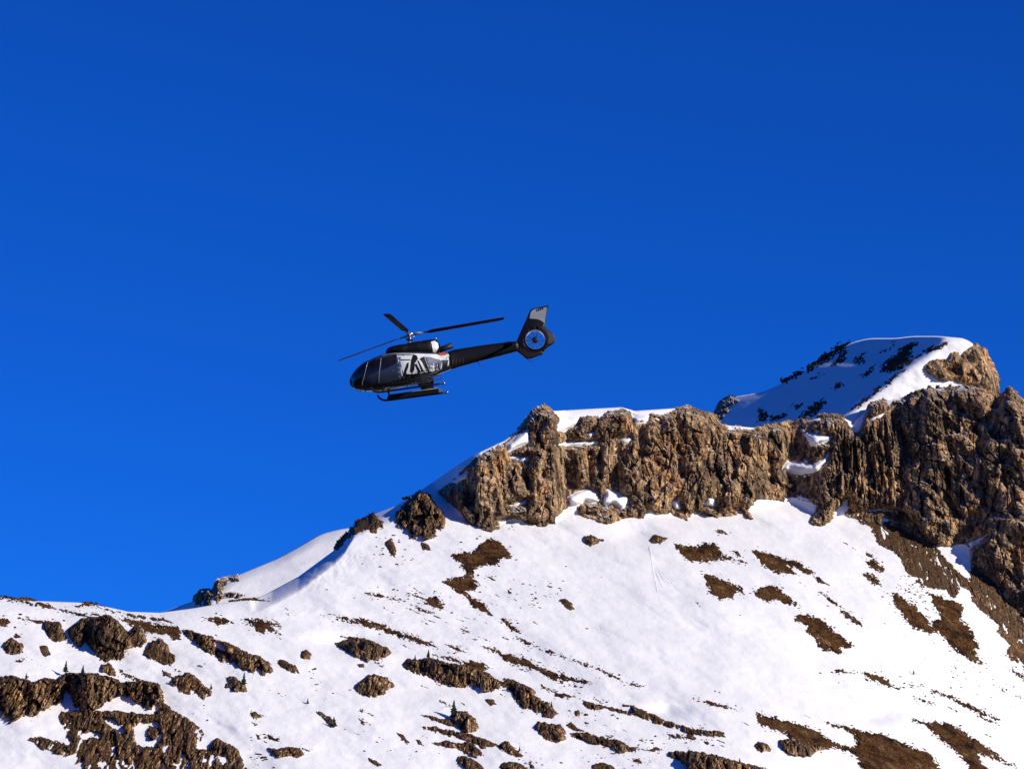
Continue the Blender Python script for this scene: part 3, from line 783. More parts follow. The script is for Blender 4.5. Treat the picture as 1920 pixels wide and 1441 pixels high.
# ---- dry turf showing through the snow
TURF = [('C', t) for t in (
 [(1415, 865), (1500, 868), (1560, 888), (1645, 917), (1560, 908), (1460, 884)], [(1665, 868), (1740, 883), (1790, 903), (1862, 888), (1884, 930), (1895, 968), (1830, 938), (1790, 913)],
 [(1685, 933), (1760, 953), (1840, 987), (1800, 989), (1730, 964)], [(1235, 1003), (1300, 1013), (1400, 1023), (1480, 1043), (1540, 1058), (1620, 1098), (1700, 1118), (1790, 1148), (1860, 1194), (1760, 1174), (1650, 1143), (1540, 1103), (1430, 1073), (1320, 1048)],
 [(610, 917), (700, 904), (800, 904), (870, 917), (780, 916), (700, 913)], [(436, 1013), (520, 1008), (610, 1023), (645, 1053), (560, 1053), (540, 1068), (500, 1043)],
 [(695, 1018), (780, 1023), (850, 1033), (915, 1060), (924, 1078), (870, 1068), (880, 1088), (935, 1119), (870, 1104), (830, 1089), (820, 1119), (780, 1104), (760, 1079), (720, 1053)],
 [(1650, 300), (1700, 290), (1690, 310)])] + [('D', t) for t in (
 [(-40, 305), (0, 308), (60, 318), (72, 340), (50, 378), (0, 373), (-40, 360)], [(-40, 142), (0, 148), (60, 158), (150, 178), (280, 198), (450, 233), (560, 263), (668, 302), (560, 289), (420, 254), (260, 219), (100, 184), (0, 173), (-40, 165)],
 [(125, 172), (200, 163), (275, 187), (200, 184)], [(555, 227), (640, 193), (700, 203), (760, 228), (850, 253), (905, 272), (820, 269), (720, 229), (680, 219), (600, 236)], [(668, 275), (740, 278), (744, 297), (690, 292)],
 [(865, 305), (960, 313), (1000, 328), (1100, 338), (1200, 358), (1330, 378), (1364, 420), (1344, 474), (1300, 474), (1250, 444), (1200, 434), (1080, 424), (1060, 374), (980, 374), (930, 344)],
 [(895, 264), (1000, 288), (1100, 298), (1200, 308), (1285, 330), (1294, 349), (1180, 334), (1080, 324), (950, 294)], [(185, 318), (320, 328), (454, 338), (444, 360), (360, 358), (270, 354)],
 [(878, 690), (920, 698), (1000, 748), (1088, 782), (1040, 789), (960, 769), (900, 734)], [(1240, 640), (1310, 690), (1380, 720), (1300, 700)], [(105, 632), (150, 618), (164, 642), (120, 644)], [(1475, 665), (1500, 660), (1520, 680), (1490, 685)],
 [(98, 445), (130, 433), (164, 457), (120, 467)], [(1870, 1020), (1920, 1015), (1930, 1080), (1900, 1060)])] + [('E', t) for t in (
 [(655, 380), (720, 383), (810, 397), (740, 403)], [(898, 545), (965, 582), (930, 583)], [(1275, 500), (1370, 518), (1500, 543), (1600, 553), (1644, 590), (1600, 614), (1500, 584), (1400, 549)],
 [(1695, 670), (1780, 688), (1860, 708), (1925, 742), (1920, 790), (1870, 850), (1800, 800), (1788, 750), (1720, 704)], [(106, 935), (154, 950), (130, 963)], [(127, 1005), (163, 1020), (162, 1048), (140, 1033)],
 [(186, 1030), (230, 1008), (252, 1040), (298, 1062), (220, 1049)], [(787, 862), (828, 853), (822, 883)], [(792, 910), (849, 940), (820, 949)], [(1345, 433), (1430, 453), (1497, 492), (1430, 479)],
 [(1575, 443), (1650, 458), (1740, 488), (1840, 518), (1925, 560), (1925, 602), (1830, 573), (1740, 543), (1700, 503), (1620, 473)], [(1705, 263), (1760, 288), (1837, 364), (1770, 334)], [(1805, 393), (1860, 403), (1912, 438), (1870, 429)],
 [(1295, 785), (1340, 795), (1400, 830), (1380, 840), (1320, 810)], [(1455, 335), (1515, 355), (1490, 358)], [(1290, 95), (1310, 92), (1300, 104)], [(640, 255), (700, 262), (720, 272), (660, 268)], [(325, 240), (365, 245), (345, 250)], [(545, 248), (595, 250), (570, 256)], [(1530, 400), (1570, 405), (1545, 412)], [(420, 1090), (500, 1130), (460, 1120)])] + [('B', t) for t in (
 [(128, 960), (200, 938), (270, 948), (320, 888), (390, 858), (470, 898), (514, 984), (440, 989), (430, 1024), (370, 1019), (290, 1044), (282, 1080), (314, 1142), (290, 1174), (244, 1182), (324, 1232), (408, 1326), (330, 1304), (260, 1254), (208, 1192), (150, 1164), (86, 1122), (130, 1098), (220, 1088), (238, 1060), (198, 1012)],
 [(1485, 890), (1560, 903), (1640, 898), (1660, 878), (1740, 898), (1780, 948), (1830, 968), (1925, 1012), (1870, 994), (1750, 994), (1640, 1004), (1580, 994), (1530, 964), (1498, 932)], [(1826, 928), (1870, 938), (1885, 973), (1850, 962)],
 [(1725, 812), (1780, 803), (1816, 842), (1760, 833)], [(1645, 1068), (1720, 1088), (1800, 1108), (1880, 1148), (1925, 1192), (1860, 1184), (1840, 1224), (1760, 1229), (1700, 1194), (1678, 1122)], [(478, 1158), (514, 1185), (488, 1198)],
 [(446, 1338), (490, 1353), (530, 1398), (568, 1429), (500, 1404)], [(0, 1218), (40, 1223), (108, 1289), (50, 1274), (-20, 1250)], [(352, 1080), (400, 1095), (430, 1122), (390, 1110)], [(725, 1138), (755, 1150), (730, 1155)], [(778, 1188), (804, 1207), (785, 1208)], [(638, 1208), (684, 1222), (650, 1226)], [(480, 795), (510, 797), (495, 806)], [(200, 1398), (262, 1424), (225, 1415)],
 [(1615, 1240), (1636, 1245), (1625, 1256)])] + [('F', t) for t in (
 [(-5, 593), (80, 618), (180, 658), (300, 708), (430, 748), (530, 768), (598, 802), (540, 804), (440, 784), (360, 794), (290, 779), (240, 734), (150, 694), (60, 654), (-5, 648)],
 [(25, 453), (90, 471), (140, 506), (260, 551), (380, 595), (500, 630), (620, 674), (740, 724), (830, 769), (920, 804), (1005, 838), (900, 812), (780, 772), (700, 730), (560, 672), (400, 612), (250, 565), (130, 516), (80, 490)],
 [(1365, 912), (1480, 936), (1580, 961), (1695, 992), (1600, 991), (1480, 961)], [(1786, 98), (1880, 128), (1925, 195), (1850, 164)], [(215, 818), (310, 848), (400, 873), (497, 914), (430, 904), (390, 909), (320, 899), (280, 864)],
 [(1145, 1173), (1250, 1182), (1340, 1177), (1386, 1212), (1360, 1229), (1280, 1214), (1180, 1204)], [(595, 908), (716, 949), (640, 934)], [(405, 808), (480, 818), (517, 844)], [(1436, 1230), (1478, 1240), (1470, 1263), (1440, 1253)],
 [(936, 1290), (1030, 1293), (1080, 1268), (1134, 1302), (1060, 1314)], [(-5, 1288), (50, 1298), (96, 1354), (30, 1354), (-5, 1334)], [(-5, 1402), (80, 1412), (140, 1450), (-5, 1450)], [(895, 1365), (960, 1362), (975, 1395), (910, 1398)], [(600, 382), (680, 414), (640, 405)], [(105, 1395), (150, 1400), (175, 1440), (140, 1430)], [(1310, 1130), (1450, 1140), (1400, 1128)], [(730, 1185), (770, 1190), (760, 1208)])] + [('G', t) for t in (
 [(-70, 1095), (0, 1113), (130, 1143), (250, 1178), (320, 1218), (380, 1258), (450, 1288), (530, 1308), (540, 1288), (500, 1222), (430, 1184), (345, 1160), (450, 1173), (560, 1193), (700, 1228), (850, 1288), (980, 1338), (1042, 1398), (1060, 1445), (1060, 1560), (640, 1560), (560, 1412), (530, 1352),
  (470, 1332), (400, 1312), (310, 1322), (140, 1258), (60, 1212), (0, 1194), (-60, 1164)],
 [(876, 1142), (900, 1118), (940, 1143), (1000, 1148), (1060, 1163), (1080, 1146), (1170, 1188), (1250, 1248), (1360, 1308), (1460, 1388), (1520, 1430), (1430, 1403), (1350, 1363), (1290, 1353), (1310, 1402), (1364, 1443), (1364, 1560), (1240, 1560), (1228, 1432), (1168, 1353), (1078, 1283), (1008, 1223), (958, 1173)],
 [(995, 952), (1090, 982), (1140, 997), (1240, 1047), (1330, 1092), (1417, 1139), (1350, 1124), (1230, 1074), (1150, 1029), (1050, 989)], [(880, 995), (940, 1003), (1037, 1054), (960, 1034)], [(566, 850), (610, 846), (690, 868), (740, 898), (752, 923), (806, 948), (740, 944), (680, 914), (610, 884)],
 [(1265, 1103), (1428, 1164), (1350, 1154)], [(156, 520), (190, 488), (250, 498), (320, 518), (390, 578), (440, 618), (526, 685), (500, 704), (450, 694), (464, 740), (400, 724), (340, 714), (288, 672), (278, 632), (233, 602), (238, 570), (180, 542)],
 [(306, 358), (360, 373), (456, 454), (390, 434)], [(436, 463), (500, 488), (560, 538), (601, 574), (520, 549), (470, 509)], [(597, 113), (644, 123), (644, 149), (602, 143)], [(597, 170), (660, 153), (720, 210), (702, 239), (620, 214)], [(575, 238), (620, 237), (684, 280), (706, 326), (640, 314), (600, 274)],
 [(750, 368), (790, 366), (850, 408), (910, 438), (922, 470), (964, 510), (1014, 570), (1046, 614), (980, 614), (900, 584), (850, 544), (808, 482), (768, 422)],
 [(986, 368), (1050, 378), (1110, 408), (1172, 418), (1199, 470), (1184, 520), (1244, 580), (1264, 640), (1308, 716), (1244, 704), (1340, 810), (1230, 774), (1150, 724), (1080, 654), (1038, 604), (998, 542), (1050, 520), (1028, 450)],
 [(1460, 818), (1500, 826), (1600, 890), (1600, 915), (1520, 864)], [(-105, 92), (0, 113), (80, 148), (160, 156), (297, 244), (240, 244), (118, 188), (186, 252), (60, 249), (0, 220), (-74, 153)], [(266, 258), (310, 262), (378, 316), (310, 304)],
 [(-76, 340), (0, 316), (60, 322), (110, 368), (160, 408), (217, 455), (140, 434), (60, 409), (0, 414), (-60, 380)], [(830, 910), (960, 945), (880, 930)], [(1400, 935), (1568, 1015), (1480, 985)], [(400, 835), (440, 830), (480, 845), (550, 852), (480, 856), (410, 850)])]
NBIG = len(TURF)
# slivers of turf strung out along the slope beside the larger patches
rs = random.Random(12)
base_t = [px(rg, p) for rg, p in TURF]
for _ in range(210):
    p = rs.choice(base_t)
    cx = sum(q[0] for q in p) / len(p); cy = sum(q[1] for q in p) / len(p)
    wd = max(q[0] for q in p) - min(q[0] for q in p)
    t_ = rs.gauss(0, 1) * (wd * .5 + 12); s_ = rs.choice((-1, 1)) * (6 + abs(rs.gauss(0, 12)))
    an = R(rs.uniform(17, 34)); ln = rs.uniform(4, 17); tk = rs.uniform(0.8, 2.0)
    x = cx + t_ * .88 - s_ * .47; y = cy + t_ * .47 + s_ * .88
    if y < YSIL(x) + 8 or (x > 800 and y < YBASE(x) + 12) or (560 < x < 1500 and 1000 < y < 1090) or (1050 < x < 1420 and y < 1290): continue
    c_, s2 = math.cos(an), math.sin(an)
    TURF.append(('P', [(x - ln * c_, y - ln * s2), (x + tk * s2 - 2, y - tk * c_), (x + ln * c_, y + ln * s2), (x - tk * s2 + 2, y + tk * c_)]))
TV, TF, nv = [], [], 0
TPX = []
for i, (rg, poly) in enumerate(TURF):
    p = px(rg, poly); TPX.append(p)
    xs = [q[0] for q in p]; ys = [q[1] for q in p]
    thin = min(max(xs) - min(xs), max(ys) - min(ys))
    V, F = patch([p], [], main_Y, 1.3, 'turf', up=0.12, relief=1.0, edge=min(6.5, 0.9 + 0.14 * thin), lift=0.45, seed=i * 0.77, cot=0.8, speck=5.0 if thin > 12 else 2.0)
    if len(F) == 0: continue
    TV.append(V); TF.append(F + nv); nv += len(V)
tag(link('dry_turf', mesh_np('dry_turf', np.concatenate(TV), np.concatenate(TF)), M_TURF), 'brown dry turf patches showing through the melting snow slope', 'turf', kind='stuff')

SCREE = []
SCREE.append(px('G', [(458, -131), (468, -101), (540, -100), (570, -60), (620, -50), (640, 0), (690, 70), (760, 110), (810, 150), (830, 210), (860, 260), (910, 270), (900, 300), (940, 320), (1020, 340), (1090, 350), (1140, 405), (1180, 330), (1238, 350), (1246, 300), (1150, 214), (1080, 143),
                    (1030, 78), (985, 58), (960, 18), (900, -64), (850, -125), (780, -135), (690, -145), (600, -140), (520, -160)]))
SCREE.append(px('G', [(1236, 190), (1320, 205), (1400, 316), (1470, 416), (1568, 496), (1800, 640), (1800, 960), (1568, 835), (1450, 740), (1480, 680), (1400, 600), (1410, 560), (1340, 500), (1245, 420), (1232, 340)]))
V, F = patch(SCREE, [px('G', [(700, -95), (740, -80), (700, -70)])], main_Y, 1.3, 'rock', relief=0.6, edge=4.5, lift=0.7, seed=5.1, speck=2.5)
tag(link('scree', mesh_np('scree', V, F), M_SCREE), 'brown scree and turf bands falling from the foot of the right cliff', 'scree', kind='stuff')

# streaks of bare scree on the shaded face of the peak
STREAK = [px('A', t) for t in (
 [(570, 335), (680, 240), (790, 165), (880, 128), (850, 180), (760, 240), (660, 300)], [(800, 215), (870, 170), (840, 250), (770, 275)], [(895, 232), (962, 186), (964, 252), (908, 275)], [(1055, 272), (1120, 217), (1200, 146), (1295, 126), (1232, 218), (1306, 207), (1232, 274), (1100, 325), (1045, 312)],
 [(935, 332), (1000, 277), (1046, 246), (1022, 303), (948, 354)], [(875, 545), (1000, 440), (1100, 368), (1215, 266), (1192, 312), (1080, 412), (955, 505)], [(745, 412), (810, 367), (845, 384), (802, 413)], [(528, 511), (590, 482), (604, 522), (550, 533)],
 [(565, 592), (600, 528), (720, 472), (734, 497), (682, 562), (600, 594)], [(316, 530), (350, 512), (384, 560), (379, 604), (322, 614)], [(386, 602), (400, 568), (494, 557), (499, 593), (440, 608)], [(1300, 180), (1420, 140), (1500, 120), (1440, 160), (1340, 200)], [(640, 350), (720, 310), (700, 340)],
 [(1060, 190), (1140, 130), (1180, 125), (1110, 180)], [(470, 370), (560, 315), (600, 320), (500, 370)])]
V, F = patch(STREAK, [], peak_Y, 1.3, 'turf', relief=0.6, edge=8.0, lift=0.4, seed=3.3, ang=-0.62, speck=9.0)
tag(link('scree', mesh_np('scree', V, F), M_TURF), 'dark bare scree streaks on the shaded face of the domed peak', 'scree', kind='stuff')

# ---- loose stones
ST = bmesh.new()
bmesh.ops.create_icosphere(ST, subdivisions=1, radius=1.0)
sv = np.array([v.co[:] for v in ST.verts]); sf = np.array([[v.index for v in f.verts] for f in ST.faces]); ST.free()
SV, SF, nv = [], [], 0
def stone(x, y, r):
    global nv
    Y = float(main_Y(np.array([x]), np.array([y]))[0])
    c = np.array([float(a) for a in pt(x, y, Y)])
    k = sv * (1 + 0.35 * RNG.normal(size=(len(sv), 1)))* np.array([1.3, 1.2, 0.75]) * r
    SV.append(k + c); SF.append(sf + nv); nv += len(sv)
for cx, cy, rx, ry, n, s in ((722, 1035, 60, 26, 34, .35), (1000, 1105, 75, 38, 34, .3), (40, 1165, 26, 14, 14, .4), (585, 1262, 8, 22, 8, .3), (520, 1297, 22, 9, 6, .3), (480, 1420, 32, 16, 22, .35),
                             (1200, 1386, 110, 13, 30, .35), (1710, 1118, 30, 36, 150, .3), (1740, 1296, 70, 10, 22, .25), (1570, 1258, 22, 4, 8, .3), (1732, 1216, 22, 16, 8, .25), (1110, 1345, 45, 14, 22, .35),
                             (850, 1130, 60, 30, 22, .28), (700, 1110, 90, 10, 18, .25), (760, 1400, 130, 30, 26, .28), (300, 1330, 120, 20, 16, .25), (1500, 1180, 130, 60, 14, .2), (1800, 1250, 60, 30, 30, .25), (60, 1340, 60, 20, 14, .3), (1880, 1290, 40, 30, 24, .25), (640, 1300, 80, 30, 12, .22), (860, 1005, 50, 10, 14, .3), (1100, 1420, 120, 15, 24, .3)):
    for _ in range(n):
        stone(cx + RNG.normal() * rx * .6, cy + RNG.normal() * ry * .6, s * (0.4 + 1.1 * RNG.random() ** 2) * 1.1)
for p in TPX[:NBIG]:                                     # crumbs round the turf
    for k in range(len(p)):
        (xa, ya), (xb, yb) = p[k], p[(k + 1) % len(p)]
        L = math.hypot(xb - xa, yb - ya)
        for _ in range(int(L / 4.5 + RNG.random())):
            t = RNG.random()
            x = xa + (xb - xa) * t + RNG.normal() * 5; y = ya + (yb - ya) * t + RNG.normal() * 3.0
            if y > YSIL(x) + 4: stone(x, y, 0.13 + 0.3 * RNG.random() ** 3)
tag(link('loose_stones', mesh_np('loose_stones', np.concatenate(SV), np.concatenate(SF)), M_TURF), 'loose dark stones and tufts sprinkled over the snow', 'stones', kind='stuff')
# ------------------------------------------------------------------ conifers
M_NEEDLE = plain('conifer_needles', (0.022, 0.042, 0.018), 0.85, nscale=6, namp=0.5)
M_BARK = plain('conifer_bark', (0.06, 0.04, 0.028), 0.9, nscale=8, namp=0.4)

def conifer_meshes(seed):
    rg = random.Random(seed)
    V, F = [], []
    n = 13
    for k in range(n):
        t = (k + 0.4) / n
        z = 0.06 + 0.92 * t
        rad = 0.27 * (1 - t) ** 0.85 * rg.uniform(0.75, 1.2) + 0.015
        m = 11 if t < 0.6 else 7
        a0 = rg.random() * 6.3
        for j in range(m):
            a = a0 + 6.283 * (j + rg.uniform(-.3, .3)) / m
            r = rad * rg.uniform(0.55, 1.15)
            ca, sa = math.cos(a), math.sin(a)
            w = 0.035 + 0.1 * r
            dz = -0.25 * r + rg.uniform(-.02, .02)
            b = len(V)
            V += [(0, 0, z + 0.045), (ca * r * .6 - sa * w, sa * r * .6 + ca * w, z + dz * .5), (ca * r, sa * r, z + dz),
                  (ca * r * .6 + sa * w, sa * r * .6 - ca * w, z + dz * .5), (ca * r * .55, sa * r * .55, z + dz - .05)]
            F += [(b, b + 1, b + 2), (b, b + 2, b + 3), (b + 1, b + 4, b + 2), (b + 3, b + 2, b + 4), (b, b + 4, b + 1), (b, b + 3, b + 4)]
    b = len(V)
    V += [(0.02, 0, .9), (-.01, .017, .9), (-.01, -.017, .9), (0, 0, 1.04)]
    F += [(b, b + 1, b + 3), (b + 1, b + 2, b + 3), (b + 2, b, b + 3)]
    me = bpy.data.meshes.new('crown'); me.from_pydata(V, [], F); me.materials.append(M_NEEDLE)
    V, F = [], []
    for k in range(5):
        t = k / 4
        for j in range(6):
            a = 6.283 * j / 6; r = 0.032 * (1 - 0.85 * t)
            V.append((math.cos(a) * r, math.sin(a) * r, -0.12 + 1.05 * t))
        if k:
            for j in range(6):
                F.append(((k - 1) * 6 + j, (k - 1) * 6 + (j + 1) % 6, k * 6 + (j + 1) % 6, k * 6 + j))
    tr = bpy.data.meshes.new('trunk'); tr.from_pydata(V, [], F); tr.materials.append(M_BARK)
    return me, tr

KINDS = [conifer_meshes(s) for s in (3, 8, 21)]
TREES = [  # px, py of the foot, height px, toward-camera offset in metres, label
 (122.7, 1259, 22, 4, 'tallest of the small conifers on top of the long dark rock wall'),
 (155, 1263, 18, 5, 'conifer on the dark rock wall, just right of its tallest conifer'),
 (49, 1272, 12, 4, 'tiny conifer on the left end of the long dark rock wall'),
 (457, 1282, 23, 1.5, 'narrow conifer rising at the right end of the squat grey boulder'),
 (295.6, 1285, 8, 3, 'tiny conifer at the right end of the long dark rock wall'),
 (198, 1157, 10, 3, 'dark bushy conifer on the summit of the tall craggy outcrop'),
 (396, 1291, 11, 0.5, 'tiny conifer in snow beside the ragged brown outcrop tail'),
 (803, 1233, 17, 5, 'tallest conifer on the long outcrop at the centre of the lower slope'),
 (778, 1238, 12, 4, 'small conifer at the left end of the long central outcrop'),
 (820.6, 1239, 10, 5, 'tiny conifer right of the tallest one on the long central outcrop'),
 (851, 1345, 34, 2.0, 'biggest dark green conifer, standing beside the egg shaped boulder'),
 (626.7, 1361, 19, 1.0, 'small conifer at the lower end of the slanting dark rock'),
 (577, 1318, 10, 0.2, 'tiny lone conifer in open snow, lower left of centre'),
 (686.5, 1277, 12, 3, 'small conifer against the left side of the rounded brown boulder'),
 (1034, 1324, 11, 3, 'tiny conifer on the broken rock steps'),
 (1292, 1411, 8, 4, 'tiny conifer on the dark stepped rock wall at the bottom edge'),
 (1387, 1429, 10, 3, 'little upright conifer right end of the stepped wall at the bottom edge'),
 (974, 1407, 10, 1, 'tiny conifer near the end of the knobbly dark rock line'),
 (262, 1345, 9, 3, 'tiny dark conifer on the snow pocket under the long rock wall'),
 (1713, 1263, 8, 1, 'tiny conifer on the turf strip in the right snowfield'),
]
for i, (x, y, hpx, off, lab) in enumerate(TREES):
    Y = float(main_Y(np.array([x]), np.array([y]))[0]) - off
    X, Yw, Z = (float(a) for a in pt(x, y, Y))
    h = hpx * Y / FOC
    cm, tm = KINDS[i % 3]
    e = bpy.data.objects.new('conifer', None); COL.objects.link(e)
    e.location = (X, Yw, Z); e.scale = (h * random.uniform(.95, 1.25), h * random.uniform(.95, 1.25), h); e.rotation_euler = (random.uniform(-.06, .06), random.uniform(-.06, .06), random.random() * 6)
    tag(e, lab, 'tree', 'small conifers on the lower slope')
    link('trunk', tm, None, e); link('crown', cm, None, e)

# ------------------------------------------------------------------ helicopter
S_PX = 36.5                       # photo pixels per metre at the helicopter
TH = R(10.0)                      # nose-down attitude
HD = FOC / S_PX                   # distance from the camera
REFX, REFY = 768.0, 690.0
hx, hz_ = ray(REFX, REFY)
HLOC = Vector((float(hx) * HD, HD, float(hz_) * HD))
PHI = math.atan(float(hz_))

heli = bpy.data.objects.new('helicopter', None); COL.objects.link(heli)
heli.location = HLOC
heli.rotation_euler = (0, -TH, 0)
tag(heli, 'dark grey and white helicopter flying nose down above the snowy ridge', 'helicopter')

def L(x, y, w=0.0):
    """photo pixel -> helicopter frame (x aft, z up) for a point w metres off the centre plane (negative = near side)"""
    X = (x - REFX) / S_PX
    Z = ((REFY - y) / S_PX + w * math.sin(PHI)) / math.cos(PHI)
    return (X * math.cos(TH) + Z * math.sin(TH), -X * math.sin(TH) + Z * math.cos(TH))

def paint(name, col, rough=0.35, coat=0.3, namp=0.12):
    return plain(name, col, rough, 0.0, coat, 2.0, namp)
M_SLATE = paint('slate_paint', (0.022, 0.032, 0.060))
M_BLACK = plain('black_paint', (0.006, 0.005, 0.006), 0.5, 0.0, 0.05, 2.0, 0.12, 0.22)
M_WHITE = paint('white_paint', (0.72, 0.73, 0.70), 0.35)
M_GREY = paint('grey_paint', (0.30, 0.30, 0.29), 0.35)
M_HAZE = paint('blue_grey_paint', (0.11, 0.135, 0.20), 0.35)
M_BROWN = paint('brown_paint', (0.028, 0.016, 0.010), 0.45)  # dark brown tint of the livery
M_ORANGE = paint('orange_paint', (0.55, 0.10, 0.02), 0.4)
M_METAL = plain('bare_metal', (0.45, 0.45, 0.46), 0.3, 0.9)
M_DARKM = plain('dark_metal', (0.018, 0.018, 0.020), 0.5, 0.2, spec=0.3)
M_RUB = plain('blade_composite', (0.026, 0.012, 0.015), 0.6, spec=0.2)
def glass_mat():
    m, nt, b = new_mat('tinted_glass')
    tc = nd(nt, 'ShaderNodeTexCoord')
    n = noise(nt, tc.outputs['Object'], 1.5, 3)
    nt.links.new(ramp(nt, n, [(0.3, (0.004, 0.004, 0.006)), (0.7, (0.018, 0.013, 0.012))]), b.inputs['Base Color'])
    b.inputs['Roughness'].default_value = 0.06
    b.inputs['Specular IOR Level'].default_value = 0.5
    return m
M_GLASS = glass_mat()

def hobj(name, V, F, mat, parent=None, smooth=False):
    me = bpy.data.meshes.new(name); me.from_pydata([tuple(v) for v in V], [], [tuple(f) for f in F])
    if smooth:
        me.polygons.foreach_set('use_smooth', [True] * len(me.polygons))
    me.update()
    bm = bmesh.new(); bm.from_mesh(me); bmesh.ops.recalc_face_normals(bm, faces=bm.faces); bm.to_mesh(me); bm.free()
    return link(name, me, mat, parent or heli)

def outline(tagc, pts):
    return sorted(L(*p) for p in px(tagc, pts))

top_l = outline('P', [(653.2, 717), (655, 709), (659, 702), (665, 694.5), (671.8, 688), (679, 682), (687.8, 677), (702, 670.5), (715, 665.5), (730, 662), (748, 660), (780, 659), (805, 659.5), (822, 661), (838, 660.5), (852, 655), (880, 650.5), (915.8, 645), (945, 641.5), (976, 638)])
bot_l = outline('P', [(653.2, 717.6), (655, 722.5), (659, 726.5), (664, 729.5), (672, 731.5), (684, 733), (703.8, 733), (725, 731), (745, 727), (765, 722), (785, 715), (800, 709.5), (820, 702.5), (840, 694.5), (870, 685.5), (900, 677), (935, 668), (976, 657)])
wid_l = sorted((L(x, 690)[0], w) for x, w in [(652.5, 0.03), (656, 0.32), (662, 0.52), (672, 0.72), (688, 0.88), (705, 0.96), (730, 1.0), (760, 1.0), (785, 0.93), (805, 0.78), (825, 0.58), (842, 0.42), (860, 0.33), (900, 0.27), (976, 0.20)])
def ip(lst, x): return float(np.interp(x, [p[0] for p in lst], [p[1] for p in lst]))
NEXP = 2.5
def sect(x):
    zt, zb = ip(top_l, x), ip(bot_l, x)
    return 0.5 * (zt + zb), max(0.5 * (zt - zb), 0.01), ip(wid_l, x)
def side(x, z):
    zc, hz, w = sect(x)
    u = min(abs((z - zc) / hz), 0.995)
    return w * (1 - u ** NEXP) ** (1 / NEXP)

def loft(stations, nseg=40, nexp=NEXP):
    V, F = [], []
    for x, zc, hz, w in stations:
        for j in range(nseg):
            a = 2 * math.pi * j / nseg
            c, s = math.cos(a), math.sin(a)
            V.append((x, w * math.copysign(abs(c) ** (2 / nexp), c), zc + hz * math.copysign(abs(s) ** (2 / nexp), s)))
    n = len(stations)
    for i in range(n - 1):
        for j in range(nseg):
            k = (j + 1) % nseg
            F.append((i * nseg + j, i * nseg + k, (i + 1) * nseg + k, (i + 1) * nseg + j))
    F.append(tuple(range(nseg))[::-1]); F.append(tuple((n - 1) * nseg + j for j in range(nseg)))
    return V, F

xa, xb_, xe = top_l[0][0] + 0.02, L(845, 680)[0], L(976, 648)[0]
xs = [xa + (xb_ - xa) * (i / 59) ** 1.4 for i in range(60)]
V, F = loft([(x, *sect(x)) for x in xs], 56)
body = hobj('fuselage', V, F, M_SLATE, smooth=True)
V, F = loft([(x, *sect(x)) for x in np.linspace(xb_ - 0.03, xe, 24)], 32)
boom = hobj('tail_boom', V, F, M_BLACK, smooth=True)

def solve(x, y, sgn=-1):
    w = -0.8
    for _ in range(6):
        lx, lz = L(x, y, w)
        w = -side(lx, lz)
    return lx, lz

def panel(name, tagc, pts, mat, off=0.012, parent=None, both=True, cuts=3):
    """a sheet that hugs the fuselage side inside a photo outline; the far side gets its mirror image"""
    loc = [solve(*p) for p in px(tagc, pts)]
    out = []
    for sgn in ((-1, 1) if both else (-1,)):
        bm = bmesh.new()
        f = bm.faces.new([bm.verts.new((x, 0, z)) for x, z in loc])
        bmesh.ops.triangulate(bm, faces=[f])
        for _ in range(cuts):
            ed = [e for e in bm.edges if e.calc_length() > 0.12]
            if ed: bmesh.ops.subdivide_edges(bm, edges=ed, cuts=1, use_grid_fill=True)
            bmesh.ops.triangulate(bm, faces=bm.faces)
        for v in bm.verts:
            v.co.y = sgn * (side(v.co.x, v.co.z) + off)
        bmesh.ops.recalc_face_normals(bm, faces=bm.faces)
        me = bpy.data.meshes.new(name)
        bm.to_mesh(me); bm.free()
        me.polygons.foreach_set('use_smooth', [True] * len(me.polygons))
        out.append(link(name, me, mat, parent if parent is not None else heli))
    return out

# windscreen: the whole glazed nose
def wrap(name, x0, x1, cut, mat, off, n=22, parent=None, zlo=None):
    V, F = [], []
    ns = 48
    for i in range(n):
        t = i / (n - 1)
        for j in range(ns + 1):
            u = j / ns * 2 - 1                      # -1 near side .. 1 far side over the top
            a = math.pi / 2 - u * cut
            xr = x0 + (x1(u) - x0) * t ** 1.5
            zc, hz, w = sect(xr)
            c, s = math.cos(a), math.sin(a)
            y = -w * math.copysign(abs(c) ** (2 / NEXP), c); z = zc + hz * math.copysign(abs(s) ** (2 / NEXP), s)
            k = 1 + off / max(w, 0.25)
            V.append((xr - off * (1 - t), y * k, zc + (z - zc) * (1 + off / max(hz, .2))))
    for i in range(n - 1):
        for j in range(ns):
            F.append((i * (ns + 1) + j, i * (ns + 1) + j + 1, (i + 1) * (ns + 1) + j + 1, (i + 1) * (ns + 1) + j))
    return hobj(name, V, F, mat, parent, True)
xw_lo, xw_hi = solve(679, 722)[0], solve(688.5, 681)[0]
wrap('windscreen', xa + 0.01, lambda u: xw_hi + (xw_lo - xw_hi) * min(1, abs(u) ** 1.0 * 1.1) + 0.25 * (1 - abs(u)) ** 2, R(128), M_GLASS, 0.012)

